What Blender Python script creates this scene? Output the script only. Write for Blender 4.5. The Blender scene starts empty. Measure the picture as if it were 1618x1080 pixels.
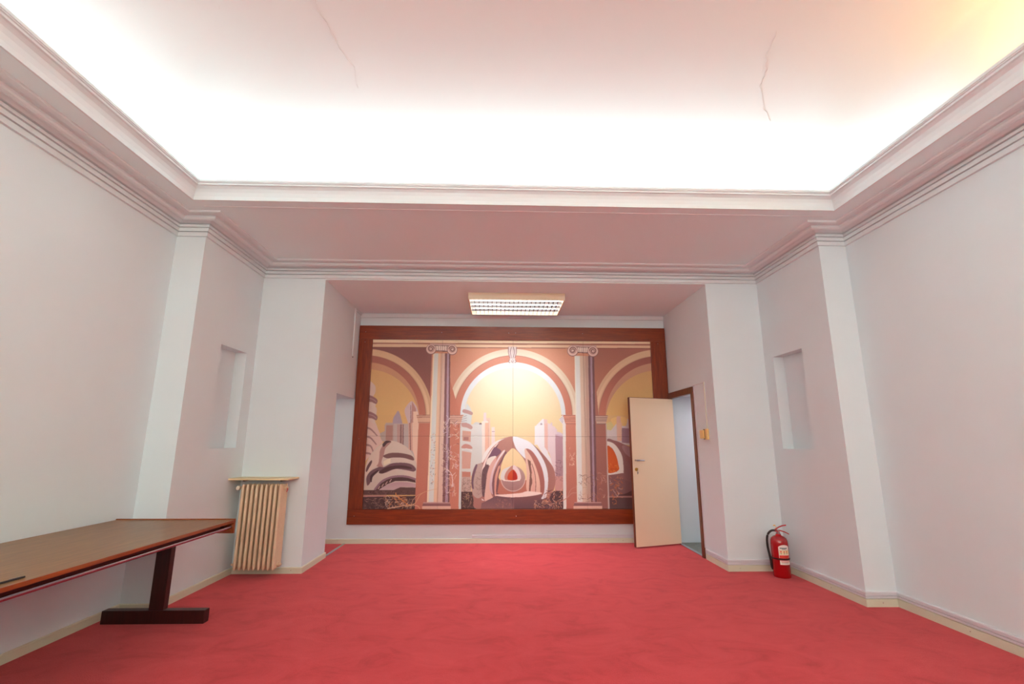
import bpy, bmesh, math, random
import numpy as np
from mathutils import Vector, Matrix
random.seed(7)
scene = bpy.context.scene
COL = scene.collection
PI = math.pi
# All plan measures are in units of the eye height S (1.4 m), origin under the camera, z = 0 at eye level
S = 1.4
def V(x, y, z): return Vector((x*S, y*S, (z+1)*S))
# ------------------------------------------------------------------ camera, world, lights, exposure
F_PX, PITCH, YAW, ROLL = 760.35, .2068, .0293, -.0027
cam_d = bpy.data.cameras.new('camera'); cam = bpy.data.objects.new('camera', cam_d); COL.objects.link(cam)
cam_d.sensor_fit = 'HORIZONTAL'; cam_d.sensor_width = 36; cam_d.lens = 36*F_PX/1618; cam_d.clip_start = .05; cam_d.clip_end = 60
_r = Vector((math.cos(YAW), -math.sin(YAW), 0)); _fh = Vector((math.sin(YAW), math.cos(YAW), 0))
_f = _fh*math.cos(PITCH)+Vector((0, 0, math.sin(PITCH))); _u = _r.cross(_f)
_r2 = _r*math.cos(ROLL)-_u*math.sin(ROLL); _u2 = _r*math.sin(ROLL)+_u*math.cos(ROLL)
cam.matrix_world = Matrix(((_r2.x, _u2.x, -_f.x, 0), (_r2.y, _u2.y, -_f.y, 0), (_r2.z, _u2.z, -_f.z, S), (0, 0, 0, 1)))
scene.camera = cam
w = bpy.data.worlds.new('world'); scene.world = w; w.use_nodes = True
w.node_tree.nodes['Background'].inputs[0].default_value = (.75, .85, 1, 1); w.node_tree.nodes['Background'].inputs[1].default_value = .3
scene.view_settings.view_transform = 'Standard'; scene.view_settings.look = 'None'
scene.view_settings.gamma = 1; scene.view_settings.exposure = 1.14; scene.view_settings.use_curve_mapping = False
scene.cycles.use_denoising = True; scene.cycles.max_bounces = 10; scene.cycles.diffuse_bounces = 7
scene.cycles.sample_clamp_indirect = 8
def area(name, loc, target, sx, sy, power, col, spread=PI):
    d = bpy.data.lights.new(name, 'AREA'); d.shape = 'RECTANGLE'; d.size = sx*S; d.size_y = sy*S; d.energy = power; d.color = col; d.spread = spread
    o = bpy.data.objects.new(name, d); COL.objects.link(o); o.location = V(*loc)
    dr = V(*target)-V(*loc); o.rotation_euler = dr.to_track_quat('-Z', 'Y').to_euler()
    if abs(dr.normalized().z) > .7 and sy > sx: pass
    return o
def flat_area(name, x0, x1, y0, y1, z, up, power, col, tilt=(0, 0)):
    d = bpy.data.lights.new(name, 'AREA'); d.shape = 'RECTANGLE'; d.size = (x1-x0)*S; d.size_y = (y1-y0)*S; d.energy = power; d.color = col
    o = bpy.data.objects.new(name, d); COL.objects.link(o); o.location = V((x0+x1)/2, (y0+y1)/2, z)
    o.rotation_euler = ((PI if up else 0)+tilt[0], tilt[1], 0); return o
# lamps lying in the cove behind the moulding
COOL = (.76, .93, 1.0); WARM = (1.0, .47, .11)
flat_area('cove_lamp_far', -1.9, 2.15, 2.95, 3.03, 1.60, True, 12, COOL)
flat_area('cove_lamp_left', -2.1, -2.03, 1.5, 2.85, 1.60, True, 2.6, COOL)
flat_area('cove_lamp_right', 2.29, 2.36, 2.1, 2.85, 1.60, True, .7, COOL)
flat_area('cove_lamp_right_warm', 2.29, 2.36, .2, 1.8, 1.60, True, 6.5, WARM)
flat_area('cove_fill_near', -1.9, 2.15, -1.48, -1.40, 1.60, True, 38, (.86, .95, 1.0))  # unseen fill added behind the camera, brightens the walls via the vault
flat_area('cove_fill_near_left', -2.1, -2.03, -1.35, -.2, 1.60, True, 46, (.88, .95, 1.0))  # added side fill, out of view, to lift the opposite wall
flat_area('cove_fill_near_right', 2.29, 2.36, -1.35, -.2, 1.60, True, 38, (1.0, .84, .66))  # added side fill, out of view, tinted warm
# ceiling fixture in the alcove
fl = flat_area('fixture_lamp', -.26, .61, 4.46, 4.95, 1.385, False, 34, (.82, .90, 1.0)); fl.data.spread = 1.85
# unseen warm fill panel added behind the camera; the wall there has no windows
area('rear_fill', (.1, -1.55, .62), (.1, 2, .2), 3.6, .9, 50, (1.0, .93, .76))
area('corridor_fill', (2.6, 4.75, .47), (2.6, 4.75, -1), .8, .5, 4.8, (1.0, .80, .84))  # added fill that brightens the corridor, no fitting modelled
area('recess_fill', (-2.4, 4.9, .40), (-2.2, 5.0, -1), .3, .3, 2.6, (1.0, .86, .78))  # small fill added to brighten the recess wall
# ------------------------------------------------------------------ materials
def lin(c): return tuple(((v/255)/12.92 if v/255 <= .04045 else ((v/255+.055)/1.055)**2.4) for v in c)
def mat(name, rgb, rough=.6, metal=0, bump=0, bscale=200, var=0, vscale=3, coat=0, spec=.5, emit=None, es=0):
    m = bpy.data.materials.new(name); m.use_nodes = True; nt = m.node_tree; b = nt.nodes['Principled BSDF']
    c = lin(rgb)+(1,)
    b.inputs['Base Color'].default_value = c; b.inputs['Roughness'].default_value = rough; b.inputs['Metallic'].default_value = metal
    b.inputs['Coat Weight'].default_value = coat; b.inputs['Specular IOR Level'].default_value = spec
    if emit: b.inputs['Emission Color'].default_value = tuple(emit)+(1,); b.inputs['Emission Strength'].default_value = es
    tc = nt.nodes.new('ShaderNodeTexCoord')
    if var:
        n = nt.nodes.new('ShaderNodeTexNoise'); n.inputs['Scale'].default_value = vscale; n.inputs['Detail'].default_value = 5
        nt.links.new(tc.outputs['Object'], n.inputs['Vector'])
        r = nt.nodes.new('ShaderNodeValToRGB'); r.color_ramp.elements[0].position = .3; r.color_ramp.elements[1].position = .7
        r.color_ramp.elements[0].color = tuple(v*(1-var) for v in c[:3])+(1,); r.color_ramp.elements[1].color = tuple(min(1, v*(1+var)) for v in c[:3])+(1,)
        nt.links.new(n.outputs['Fac'], r.inputs['Fac']); nt.links.new(r.outputs['Color'], b.inputs['Base Color'])
    if bump:
        n = nt.nodes.new('ShaderNodeTexNoise'); n.inputs['Scale'].default_value = bscale; n.inputs['Detail'].default_value = 4
        nt.links.new(tc.outputs['Object'], n.inputs['Vector'])
        bp = nt.nodes.new('ShaderNodeBump'); bp.inputs['Strength'].default_value = bump; bp.inputs['Distance'].default_value = .004
        nt.links.new(n.outputs['Fac'], bp.inputs['Height']); nt.links.new(bp.outputs['Normal'], b.inputs['Normal'])
    return m
def wood(name, dark, light, rough, stretch, coat=0, scale=6):
    m = mat(name, dark, rough, coat=coat); nt = m.node_tree; b = nt.nodes['Principled BSDF']
    tc = nt.nodes.new('ShaderNodeTexCoord'); mp = nt.nodes.new('ShaderNodeMapping'); mp.inputs['Scale'].default_value = stretch
    n = nt.nodes.new('ShaderNodeTexNoise'); n.inputs['Scale'].default_value = scale; n.inputs['Detail'].default_value = 8; n.inputs['Roughness'].default_value = .65; n.inputs['Distortion'].default_value = .4
    r = nt.nodes.new('ShaderNodeValToRGB'); r.color_ramp.elements[0].position = .32; r.color_ramp.elements[1].position = .7
    r.color_ramp.elements[0].color = lin(dark)+(1,); r.color_ramp.elements[1].color = lin(light)+(1,)
    nt.links.new(tc.outputs['Object'], mp.inputs['Vector']); nt.links.new(mp.outputs['Vector'], n.inputs['Vector'])
    nt.links.new(n.outputs['Fac'], r.inputs['Fac']); nt.links.new(r.outputs['Color'], b.inputs['Base Color'])
    return m
M = {}
M['wall'] = mat('wall_paper', (217, 230, 234), .85, bump=.10, bscale=130, var=.012, vscale=2)
M['plaster'] = mat('ceiling_plaster', (228, 247, 250), .9, bump=.05, bscale=60)
M['vault'] = mat('vault_plaster', (232, 232, 228), .9, bump=.03, bscale=20)
M['trim'] = mat('moulding_paint', (220, 230, 233), .7)
M['base'] = mat('skirting_paint', (212, 214, 192), .45)
M['duct'] = mat('duct_plastic', (212, 214, 220), .4)
M['print_grey'] = mat('lettering_grey', (120, 100, 104), .7)  # grey print of the small lines on the lower label
M['crack'] = mat('crack_line', (226, 222, 217), .9)
M['frame_h'] = wood('mahogany_board_horizontal', (104, 34, 0), (138, 54, 6), .34, (.6, 8, 8), coat=.1)
M['frame_v'] = wood('mahogany_board_vertical', (104, 34, 0), (138, 54, 6), .34, (8, 8, .6), coat=.1)
M['door_wood'] = wood('door_frame_wood', (82, 38, 18), (120, 60, 28), .4, (8, 8, .8), coat=.2)
M['table_top'] = wood('oak_veneer', (112, 76, 34), (148, 103, 52), .42, (9, .7, 9), coat=.15, scale=5)
M['table_edge'] = wood('table_edge_wood', (118, 54, 18), (150, 78, 30), .35, (8, .6, 8), coat=.3)
M['table_leg'] = wood('dark_table_wood', (34, 9, 9), (56, 17, 14), .4, (8, 8, .8), coat=.2)
M['door'] = mat('door_laminate', (232, 212, 182), .5, var=.02, vscale=1.2)
M['steel'] = mat('brushed_steel', (190, 190, 194), .22, 1)
M['chrome'] = mat('chrome', (170, 170, 186), .2, 1)
M['brass'] = mat('brass', (196, 160, 84), .28, 1)
M['cream'] = mat('cream_plastic', (232, 204, 132), .4)
M['dark'] = mat('dark_plastic', (36, 26, 26), .5)
M['white'] = mat('white_enamel', (236, 226, 206), .4)
M['rad'] = mat('radiator_enamel', (218, 196, 164), .38)
M['shelf'] = mat('shelf_stone', (226, 208, 164), .4, var=.06, vscale=9)
M['fixture'] = mat('fixture_enamel', (226, 210, 182), .4)
M['louver'] = mat('louver_aluminium', (158, 158, 162), .18, 1)
M['tube'] = mat('fluorescent_tube', (250, 250, 250), .4, emit=(.95, .97, 1), es=3)
M['ext'] = mat('extinguisher_red', (164, 8, 15), .22, coat=.5)
M['ext_lever'] = mat('lever_red', (176, 12, 22), .35)
M['black'] = mat('black_rubber', (18, 18, 20), .45)
M['label'] = mat('label_white', (236, 228, 220), .5)
M['label_cream'] = mat('label_cream', (232, 214, 168), .5)
M['label_red'] = mat('label_red', (214, 60, 46), .5)
M['label_teal'] = mat('label_teal', (70, 110, 116), .5)
M['yellow'] = mat('yellow_plastic', (240, 176, 30), .4)
M['pen'] = mat('pen_grey', (52, 50, 54), .3)
M['corridor_floor'] = mat('corridor_floor_green', (112, 122, 112), .5, var=.15, vscale=12)
M['corridor'] = mat('corridor_paint', (222, 208, 218), .8, bump=.08, bscale=60)
def carpet():
    m = mat('red_carpet', (190, 60, 64), .95, spec=.1); nt = m.node_tree; b = nt.nodes['Principled BSDF']
    b.inputs['Sheen Weight'].default_value = .25; b.inputs['Sheen Tint'].default_value = (1, .5, .5, 1)
    tc = nt.nodes.new('ShaderNodeTexCoord'); mp = nt.nodes.new('ShaderNodeMapping'); mp.inputs['Scale'].default_value = (.8, 1.1, 1)
    n1 = nt.nodes.new('ShaderNodeTexNoise'); n1.inputs['Scale'].default_value = 3.4; n1.inputs['Detail'].default_value = 9; n1.inputs['Roughness'].default_value = .68; n1.inputs['Distortion'].default_value = 1.1
    r = nt.nodes.new('ShaderNodeValToRGB'); e = r.color_ramp.elements
    e[0].position = .31; e[0].color = lin((176, 44, 52))+(1,); e[1].position = .47; e[1].color = lin((196, 57, 64))+(1,)
    e.new(.72).color = lin((206, 68, 74))+(1,)
    n2 = nt.nodes.new('ShaderNodeTexNoise'); n2.inputs['Scale'].default_value = 150; n2.inputs['Detail'].default_value = 3
    mx = nt.nodes.new('ShaderNodeMix'); mx.data_type = 'RGBA'; mx.blend_type = 'MULTIPLY'; mx.inputs[0].default_value = .35
    nt.links.new(tc.outputs['Object'], mp.inputs['Vector']); nt.links.new(mp.outputs['Vector'], n1.inputs['Vector']); nt.links.new(tc.outputs['Object'], n2.inputs['Vector'])
    nt.links.new(n1.outputs['Fac'], r.inputs['Fac']); nt.links.new(r.outputs['Color'], mx.inputs[6]); nt.links.new(n2.outputs['Fac'], mx.inputs[7])
    r2 = nt.nodes.new('ShaderNodeValToRGB'); r2.color_ramp.elements[0].position = .3; r2.color_ramp.elements[0].color = (.55, .55, .55, 1); r2.color_ramp.elements[1].position = .65
    nt.links.new(n2.outputs['Fac'], r2.inputs['Fac']); nt.links.new(r2.outputs['Color'], mx.inputs[7])
    nt.links.new(mx.outputs[2], b.inputs['Base Color'])
    bp = nt.nodes.new('ShaderNodeBump'); bp.inputs['Strength'].default_value = .5; bp.inputs['Distance'].default_value = .006
    nt.links.new(n2.outputs['Fac'], bp.inputs['Height']); nt.links.new(bp.outputs['Normal'], b.inputs['Normal'])
    return m
M['carpet'] = carpet()
def painted():
    m = mat('mural_paint', (200, 150, 120), .5, spec=.35); nt = m.node_tree; b = nt.nodes['Principled BSDF']
    a = nt.nodes.new('ShaderNodeAttribute'); a.attribute_name = 'paint'; nt.links.new(a.outputs['Color'], b.inputs['Base Color'])
    return m
M['mural'] = painted()
# ------------------------------------------------------------------ mesh helpers
def add_poly(bm, pts): return bm.faces.new([bm.verts.new(p) for p in pts])
def prism(bm, plan, z0, z1):
    lo = [bm.verts.new(V(x, y, z0)) for x, y in plan]; hi = [bm.verts.new(V(x, y, z1)) for x, y in plan]; n = len(plan)
    bm.faces.new(lo[::-1]); bm.faces.new(hi)
    for i in range(n): bm.faces.new((lo[i], lo[(i+1) % n], hi[(i+1) % n], hi[i]))
def box(bm, x0, x1, y0, y1, z0, z1): prism(bm, [(x0, y0), (x1, y0), (x1, y1), (x0, y1)], z0, z1)
def mbox(bm, c, d, rot=None):   # metres: centre, size
    v = [Vector((sx*d[0]/2, sy*d[1]/2, sz*d[2]/2)) for sx in (-1, 1) for sy in (-1, 1) for sz in (-1, 1)]
    if rot: v = [rot @ p for p in v]
    v = [bm.verts.new(p+Vector(c)) for p in v]
    for f in ((0, 1, 3, 2), (4, 6, 7, 5), (0, 4, 5, 1), (2, 3, 7, 6), (0, 2, 6, 4), (1, 5, 7, 3)): bm.faces.new([v[i] for i in f])
def lathe(bm, prof, c, n=28, axis='z'):
    rings = []
    for r, h in prof:
        ring = []
        for i in range(n):
            a = 2*PI*i/n; p = (r*math.cos(a), r*math.sin(a), h)
            if axis == 'y': p = (p[0], p[2], p[1])
            if axis == 'x': p = (p[2], p[0], p[1])
            ring.append(bm.verts.new(Vector(p)+Vector(c)))
        rings.append(ring)
    for a, b in zip(rings, rings[1:]):
        for i in range(n): bm.faces.new((a[i], a[(i+1) % n], b[(i+1) % n], b[i]))
    bm.faces.new(rings[0][::-1]); bm.faces.new(rings[-1])
def tube(bm, pts, r, n=10):
    pts = [Vector(p) for p in pts]; rings = []
    for i, p in enumerate(pts):
        d = (pts[min(i+1, len(pts)-1)]-pts[max(i-1, 0)]).normalized()
        up = Vector((0, 0, 1)) if abs(d.z) < .9 else Vector((1, 0, 0))
        a = d.cross(up).normalized(); b = d.cross(a).normalized(); rr = r[i] if isinstance(r, (list, tuple)) else r
        rings.append([bm.verts.new(p+a*rr*math.cos(2*PI*k/n)+b*rr*math.sin(2*PI*k/n)) for k in range(n)])
    # keep rings aligned
    for a, b in zip(rings, rings[1:]):
        for i in range(n): bm.faces.new((a[i], a[(i+1) % n], b[(i+1) % n], b[i]))
    bm.faces.new(rings[0][::-1]); bm.faces.new(rings[-1])
def sweep(bm, line, prof, closed=False, side=1):
    """mitred sweep of a closed profile [(distance to the left of the path * side, z)] along a plan line, in units"""
    n = len(line); cols = []
    for i in range(n):
        p = Vector(line[i]); ds = []
        if i > 0 or closed: ds.append((p-Vector(line[i-1])).normalized())
        if i < n-1 or closed: ds.append((Vector(line[(i+1) % n])-p).normalized())
        ns = [Vector((-d.y, d.x))*side for d in ds]
        if len(ns) == 2: q = (ns[0]+ns[1]); k = q/(1+ns[0].dot(ns[1]))
        else: k = ns[0]
        cols.append([bm.verts.new(V(p.x+k.x*d, p.y+k.y*d, z)) for d, z in prof])
    m = len(prof)
    for i in range(n if closed else n-1):
        a, b = cols[i], cols[(i+1) % n]
        for j in range(m): bm.faces.new((a[j], a[(j+1) % m], b[(j+1) % m], b[j]))
    if not closed: bm.faces.new(cols[0]); bm.faces.new(cols[-1][::-1])
def obj(name, bm, m, parent=None, smooth=False, bevel=0, kind=None, origin=None, keep=False):
    if not keep: bmesh.ops.recalc_face_normals(bm, faces=bm.faces)
    me = bpy.data.meshes.new(name)
    if origin is not None: bmesh.ops.translate(bm, verts=bm.verts, vec=-Vector(origin))
    bm.to_mesh(me); bm.free()
    if m: me.materials.append(m)
    o = bpy.data.objects.new(name, me); COL.objects.link(o)
    if origin is not None: o.location = origin
    if parent:
        o.parent = parent; o.location = Vector(o.location)-Vector(parent.location if parent.parent is None else parent.location+parent.parent.location)
    if smooth:
        for p in me.polygons: p.use_smooth = True
        me.set_sharp_from_angle(angle=math.radians(35))
    if bevel:
        b = o.modifiers.new('bevel', 'BEVEL'); b.width = bevel; b.segments = 2; b.limit_method = 'ANGLE'
    if kind: o['kind'] = kind
    return o
def thing(name, label, cat, loc, group=None):
    o = bpy.data.objects.new(name, None); COL.objects.link(o); o.location = loc; o.empty_display_size = .05
    o['label'] = label; o['category'] = cat
    if group: o['group'] = group
    return o
def copy_of(src, dloc, parent):
    c = src.copy(); COL.objects.link(c); c.parent = parent; c.location = Vector(src.location)+Vector(dloc); return c
def new(): return bmesh.new()
def cap(bm, **k): return bm
# ---------------------------------------------------------------- mural painting (flat print -> colour attribute)
MURAL_Y = 5.205            # picture plane, in units of S
def ray(px, py):
    u = (px-809)/F_PX; v = (540-py)/F_PX
    c, s = math.cos(-ROLL), math.sin(-ROLL); u, v = u*c-v*s, u*s+v*c
    fw = math.cos(PITCH)-v*math.sin(PITCH); z = math.sin(PITCH)+v*math.cos(PITCH)
    c, s = math.cos(YAW), math.sin(YAW)
    return (u*c+fw*s, -u*s+fw*c, z)
def to_plane(px, py):      # reading of the picture plane -> metres on the mural (x, height)
    d = ray(px, py); t = MURAL_Y/d[1]
    return d[0]*t*S, (d[2]*t+1)*S
MX0, MX1 = -1.373*S, 1.693*S
MZ0, MZ1 = (1-.667)*S, (1+1.110)*S
class Canvas:
    def __init__(s, nx, ss=2):
        s.nx = nx; s.ny = int(round(nx*(MZ1-MZ0)/(MX1-MX0))); s.ss = ss
        s.W = nx*ss; s.H = s.ny*ss
        s.a = np.zeros((s.H, s.W, 3), np.float32)
        s.kx = s.W/(MX1-MX0); s.kz = s.H/(MZ1-MZ0)
        s.rng = np.random.RandomState(4)
    def tr(s, pts, crop=None):
        o = []
        for p in pts:
            x, y = p
            if crop: x, y = crop[0]+x/crop[2], crop[1]+y/crop[2]
            X, Z = to_plane(x, y); o.append(((X-MX0)*s.kx, (Z-MZ0)*s.kz))
        return np.array(o)
    def mask(s, q):
        x0 = max(0, int(q[:,0].min())-1); x1 = min(s.W, int(q[:,0].max())+2)
        y0 = max(0, int(q[:,1].min())-1); y1 = min(s.H, int(q[:,1].max())+2)
        if x1 <= x0 or y1 <= y0: return None
        ys, xs = np.mgrid[y0:y1, x0:x1]; ys = ys+.5; xs = xs+.5
        m = np.zeros(xs.shape, bool)
        for i in range(len(q)):
            ax, ay = q[i-1]; bx, by = q[i]
            if ay == by: continue
            c = ((ay > ys) != (by > ys)) & (xs < (bx-ax)*(ys-ay)/(by-ay)+ax)
            m ^= c
        return (slice(y0, y1), slice(x0, x1)), m
    def fill(s, q, c, c2=None, axis='v', al=1.0):
        r = s.mask(q)
        if r is None: return
        sl, m = r; c = np.array(c, np.float32)
        if c2 is None: col = c[None, :]
        else:
            n = m.shape[0] if axis == 'v' else m.shape[1]
            t = np.linspace(0, 1, n)
            g = c[None]*(1-t[:, None])+np.array(c2, np.float32)[None]*t[:, None]
            col = (np.broadcast_to(g[:, None, :], m.shape+(3,)) if axis == 'v' else np.broadcast_to(g[None], m.shape+(3,)))[m]
        v = s.a[sl]; v[m] = v[m]*(1-al)+col*al
    def poly(s, pts, c, c2=None, crop=None, axis='v', al=1.0): s.fill(s.tr(pts, crop), c, c2, axis, al)
    def blob(s, pts, c, c2=None, crop=None, axis='v', al=1.0): s.fill(s.tr(spline(pts, True), crop), c, c2, axis, al)
    def disc(s, cx, cy, r, c, c2=None, ry=None, axis='v', a0=0, a1=360, close=None, al=1.0):
        n = 72; ry = ry or r
        pts = [(cx+r*math.cos(math.radians(a0+(a1-a0)*i/n)), cy-ry*math.sin(math.radians(a0+(a1-a0)*i/n))) for i in range(n+1)]
        if close: pts += close
        s.poly(pts, c, c2, None, axis, al)
    def ring(s, cx, cy, r0, r1, c, c2=None, a0=0, a1=180, axis='v'):
        n = 60; A = [math.radians(a0+(a1-a0)*i/n) for i in range(n+1)]
        pts = [(cx+r1*math.cos(a), cy-r1*math.sin(a)) for a in A]+[(cx+r0*math.cos(a), cy-r0*math.sin(a)) for a in A[::-1]]
        s.poly(pts, c, c2, None, axis)
    def line(s, pts, w, c, crop=None, sm=True, w1=None, al=1.0):
        if sm and len(pts) > 2: pts = spline(pts, False)
        q = s.tr(pts, crop); k = s.kx*.00963   # one reading pixel in texels
        n = len(q); L = []; Rr = []
        for i in range(n):
            d = q[min(i+1, n-1)]-q[max(i-1, 0)]; l = math.hypot(*d) or 1
            nn = np.array((-d[1], d[0]))/l
            ww = (w+((w1 if w1 is not None else w)-w)*i/max(1, n-1))*k*.5
            L.append(q[i]+nn*ww); Rr.append(q[i]-nn*ww)
        s.fill(np.array(L+Rr[::-1]), c, al=al)
    def twigs(s, x0, y0, x1, y1, n, cols, w=.7, ln=7):
        for _ in range(n):
            x = s.rng.uniform(x0, x1); y = s.rng.uniform(y0, y1); a = s.rng.uniform(0, 6.28)
            pts = [(x, y)]
            for k in range(4):
                a += s.rng.uniform(-.9, .9); x += math.cos(a)*ln/4; y += math.sin(a)*ln/4
                x = min(max(x, x0), x1); y = min(max(y, y0), y1); pts.append((x, y))
            s.line(pts, w, cols[s.rng.randint(len(cols))], w1=w*.4)
def spline(p, closed):
    p = [tuple(map(float, a)) for a in p]; n = len(p); out = []
    rg = range(n) if closed else range(n-1)
    for i in rg:
        if closed: a, b, c, d = p[i-1], p[i], p[(i+1) % n], p[(i+2) % n]
        else: a, b, c, d = p[max(i-1, 0)], p[i], p[i+1], p[min(i+2, n-1)]
        for k in range(6):
            t = k/6
            out.append(tuple(.5*((2*b[j])+(-a[j]+c[j])*t+(2*a[j]-5*b[j]+4*c[j]-d[j])*t*t+(-a[j]+3*b[j]-3*c[j]+d[j])*t**3) for j in (0, 1)))
    if not closed: out.append(p[-1])
    return out
def paint_mural(nx=720):
    C = Canvas(nx)
    A = (560, 530, 7.2); B = (560, 670, 7.714); Cc = (660, 670, 7.714); D = (700, 560, 7.714)
    E = (740, 670, 7.714); Fr = (820, 560, 7.714); G = (860, 670, 7.2); H = (900, 530, 6.75)
    U1 = (540, 490, 5.686); U2 = (800, 490, 5.686)
    cream = (240, 212, 172); dk = (150, 88, 72); terra = (208, 126, 98); mauve = (132, 92, 94); lil = (176, 148, 164)
    pale = (214, 222, 214); brown = (96, 62, 66)
    # wall of the painted arcade
    C.poly([(550, 520), (1100, 520), (1100, 820), (550, 820)], (192, 112, 94), (222, 150, 114))
    C.poly([(560, 520), (684, 520), (676, 700), (560, 700)], (176, 100, 84), (140, 84, 80))
    C.poly([(935, 520), (1080, 520), (1040, 660), (938, 660)], (205, 128, 92), (172, 104, 88))
    # three openings with their skies
    C.disc(579, 655, 83, (212, 150, 112), (214, 158, 116), a0=-90, a1=90)
    C.disc(1040, 656, 83, (204, 148, 116), (206, 152, 118), a0=90, a1=180, close=[(1100,656),(1100,573)])
    C.disc(810.5, 655, 83, (214, 222, 220), (216, 222, 222), a0=0, a1=180)
    C.disc(580, 665, 82, (236, 190, 112), (226, 178, 112), a0=0, a1=180)
    C.disc(1039, 667, 82, (232, 190, 108), (218, 168, 104), a0=90, a1=180, close=[(1100,667),(1100,585)])
    C.disc(810.5, 657, 76.5, (236, 212, 154), (226, 217, 188), a0=0, a1=180)
    C.poly([(550, 655), (661, 655), (657, 810), (550, 810)], (222, 176, 108), (232, 186, 112))
    C.poly([(731, 656), (889, 656), (889, 810), (729, 810)], (234, 200, 136), (236, 212, 154))
    C.poly([(957, 656), (1080, 656), (1080, 810), (960, 810)], (226, 186, 118))
    # mouldings along the top
    C.poly([(560, 536), (1080, 538.6), (1080, 543.4), (560, 541)], (246, 222, 182))
    C.poly([(560, 541), (1080, 543.4), (1080, 546.2), (560, 543)], (176, 112, 90))
    C.poly([(560, 543), (1080, 546.2), (1080, 550), (560, 547.8)], (236, 200, 160))
    C.poly([(560, 547.8), (1080, 550), (1080, 551), (560, 549)], (140, 76, 64))
    # arch rings
    for cx, cy, a0, a1, cr, te, cr2 in ((810.5, 655, 0, 180, (226, 210, 180), (208, 132, 104), (222, 194, 156)), (579, 655, -5, 91, (228, 188, 142), (176, 104, 88), (214, 168, 124)), (1040, 656, 88, 182, (226, 188, 146), (166, 92, 80), (212, 166, 128))):
        C.ring(cx, cy, 93.2, 104, cr2, cr, a0, a1)
        C.ring(cx, cy, 95.5, 99.5, tuple(min(255, v+6) for v in cr), cr, a0, a1)
        C.ring(cx, cy, 83, 93.4, (206, 120, 92), te, a0, a1)
        C.ring(cx, cy, 93, 93.8, (170, 110, 90), None, a0, a1)
    # ---- city in the left arch
    C.blob([(600,1080),(610,1000),(570,860),(600,790),(650,745),(690,780),(720,850),(760,1100)], (214, 190, 190), None, A)
    C.poly([(655,745),(700,830),(700,1080),(640,1080)], (196, 142, 130), None, A)
    C.line([(640,790),(640,1080)], .8, (130, 90, 90), A, False)
    C.poly([(668,862),(720,862),(735,1080),(668,1080)], (240, 208, 180), None, A)
    C.blob([(440,1080),(440,950),(470,890),(500,855),(530,930),(550,1080)], (176, 160, 176), None, A)
    C.poly([(355,990),(440,990),(440,1100),(345,1100)], (190, 172, 164), None, A)
    C.poly([(370,1020),(435,1020),(435,1100),(360,1100)], (176, 130, 114), None, A)
    C.poly([(370,0),(480,0),(480,260),(330,200),(310,110),(370,80)], (188, 170, 158), None, B)
    C.poly([(390,10),(470,10),(465,200),(380,190)], (184, 136, 122), None, B)
    C.poly([(480,-10),(770,-10),(755,520),(600,360),(480,260)], (186, 180, 176), (196, 180, 172), B)
    C.poly([(520,0),(600,0),(600,300),(520,260)], (196, 158, 146), None, B)
    C.poly([(560,0),(575,0),(575,280),(555,270)], (140, 104, 100), None, B)
    C.poly([(590,0),(600,0),(600,300),(585,280)], (140, 104, 100), None, B)
    C.poly([(660,-20),(700,-20),(712,330),(660,300)], (222, 170, 146), None, B)
    C.poly([(672,-20),(682,-20),(690,320),(676,310)], (150, 104, 98), None, B)
    C.poly([(705,-20),(780,-20),(765,700),(740,420),(712,330)], (240, 204, 176), None, B)
    # striped tower at the left edge
    C.blob([(140,560),(230,560),(240,640),(215,700),(262,740),(240,800),(255,830),(250,900),(235,960),(262,1040),(290,1150),(140,1150)], (222, 196, 180), None, A)
    for y in (700, 885):
        C.blob([(160,y-20),(210,y-10),(262,y+30),(250,y+75),(200,y+55),(160,y+45)], (160, 108, 108), None, A)
        C.line([(165,y+10),(215,y+25),(250,y+55)], .8, (196, 158, 158), A)
    C.blob([(120,0),(250,0),(320,170),(345,220),(300,260),(160,420),(120,420)], (228, 192, 178), None, B)
    for k, y in enumerate((40, 150, 250, 350)):
        x = (290, 280, 245, 190)[k]
        C.line([(140,y),(200,y+18),(x-10,y+100)], 3.2, (168, 124, 120), B, w1=1.5)
    # left sphere with cut-out bands
    C.blob([(130,810),(128,560),(180,400),(280,280),(400,205),(520,215),(640,280),(720,380),(760,520),(755,660),(740,800),(500,830)], (206, 188, 172), (220, 204, 186), B)
    C.blob([(250,470),(300,330),(380,200),(450,215),(380,290),(360,370),(330,460),(350,520),(310,530)], (186, 134, 124), None, B)
    C.blob([(340,250),(385,202),(450,212),(400,232),(360,275)], (90, 60, 62), None, B)
    C.blob([(130,570),(180,410),(290,290),(345,255),(310,330),(290,480),(200,560),(150,680)], (226, 200, 182), None, B)
    C.blob([(140,560),(160,500),(205,440),(215,465),(175,540),(150,580)], (110, 74, 78), None, B)
    C.blob([(350,385),(440,350),(560,350),(680,375),(722,410),(715,440),(600,410),(480,405),(400,415)], (130, 88, 86), None, B)
    C.poly([(352,455),(400,425),(440,412),(440,468),(360,500)], (236, 220, 188), None, B)
    C.blob([(150,720),(150,640),(200,570),(300,520),(360,520),(460,475),(600,468),(700,490),(750,545),(720,575),(640,560),(500,545),(380,590),(320,600),(290,570),(220,630),(200,700),(165,745)], (122, 84, 92), None, B)
    C.blob([(300,580),(400,520),(560,500),(680,520),(690,545),(560,535),(430,560),(340,600)], (88, 56, 58), None, B)
    C.blob([(195,690),(200,620),(280,560),(290,575),(225,640),(212,700)], (80, 50, 56), None, B)
    C.poly([(262,800),(320,720),(420,660),(520,640),(640,640),(745,680),(745,710),(640,690),(500,690),(400,730),(300,800)], (86, 56, 56), None, B)
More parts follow.
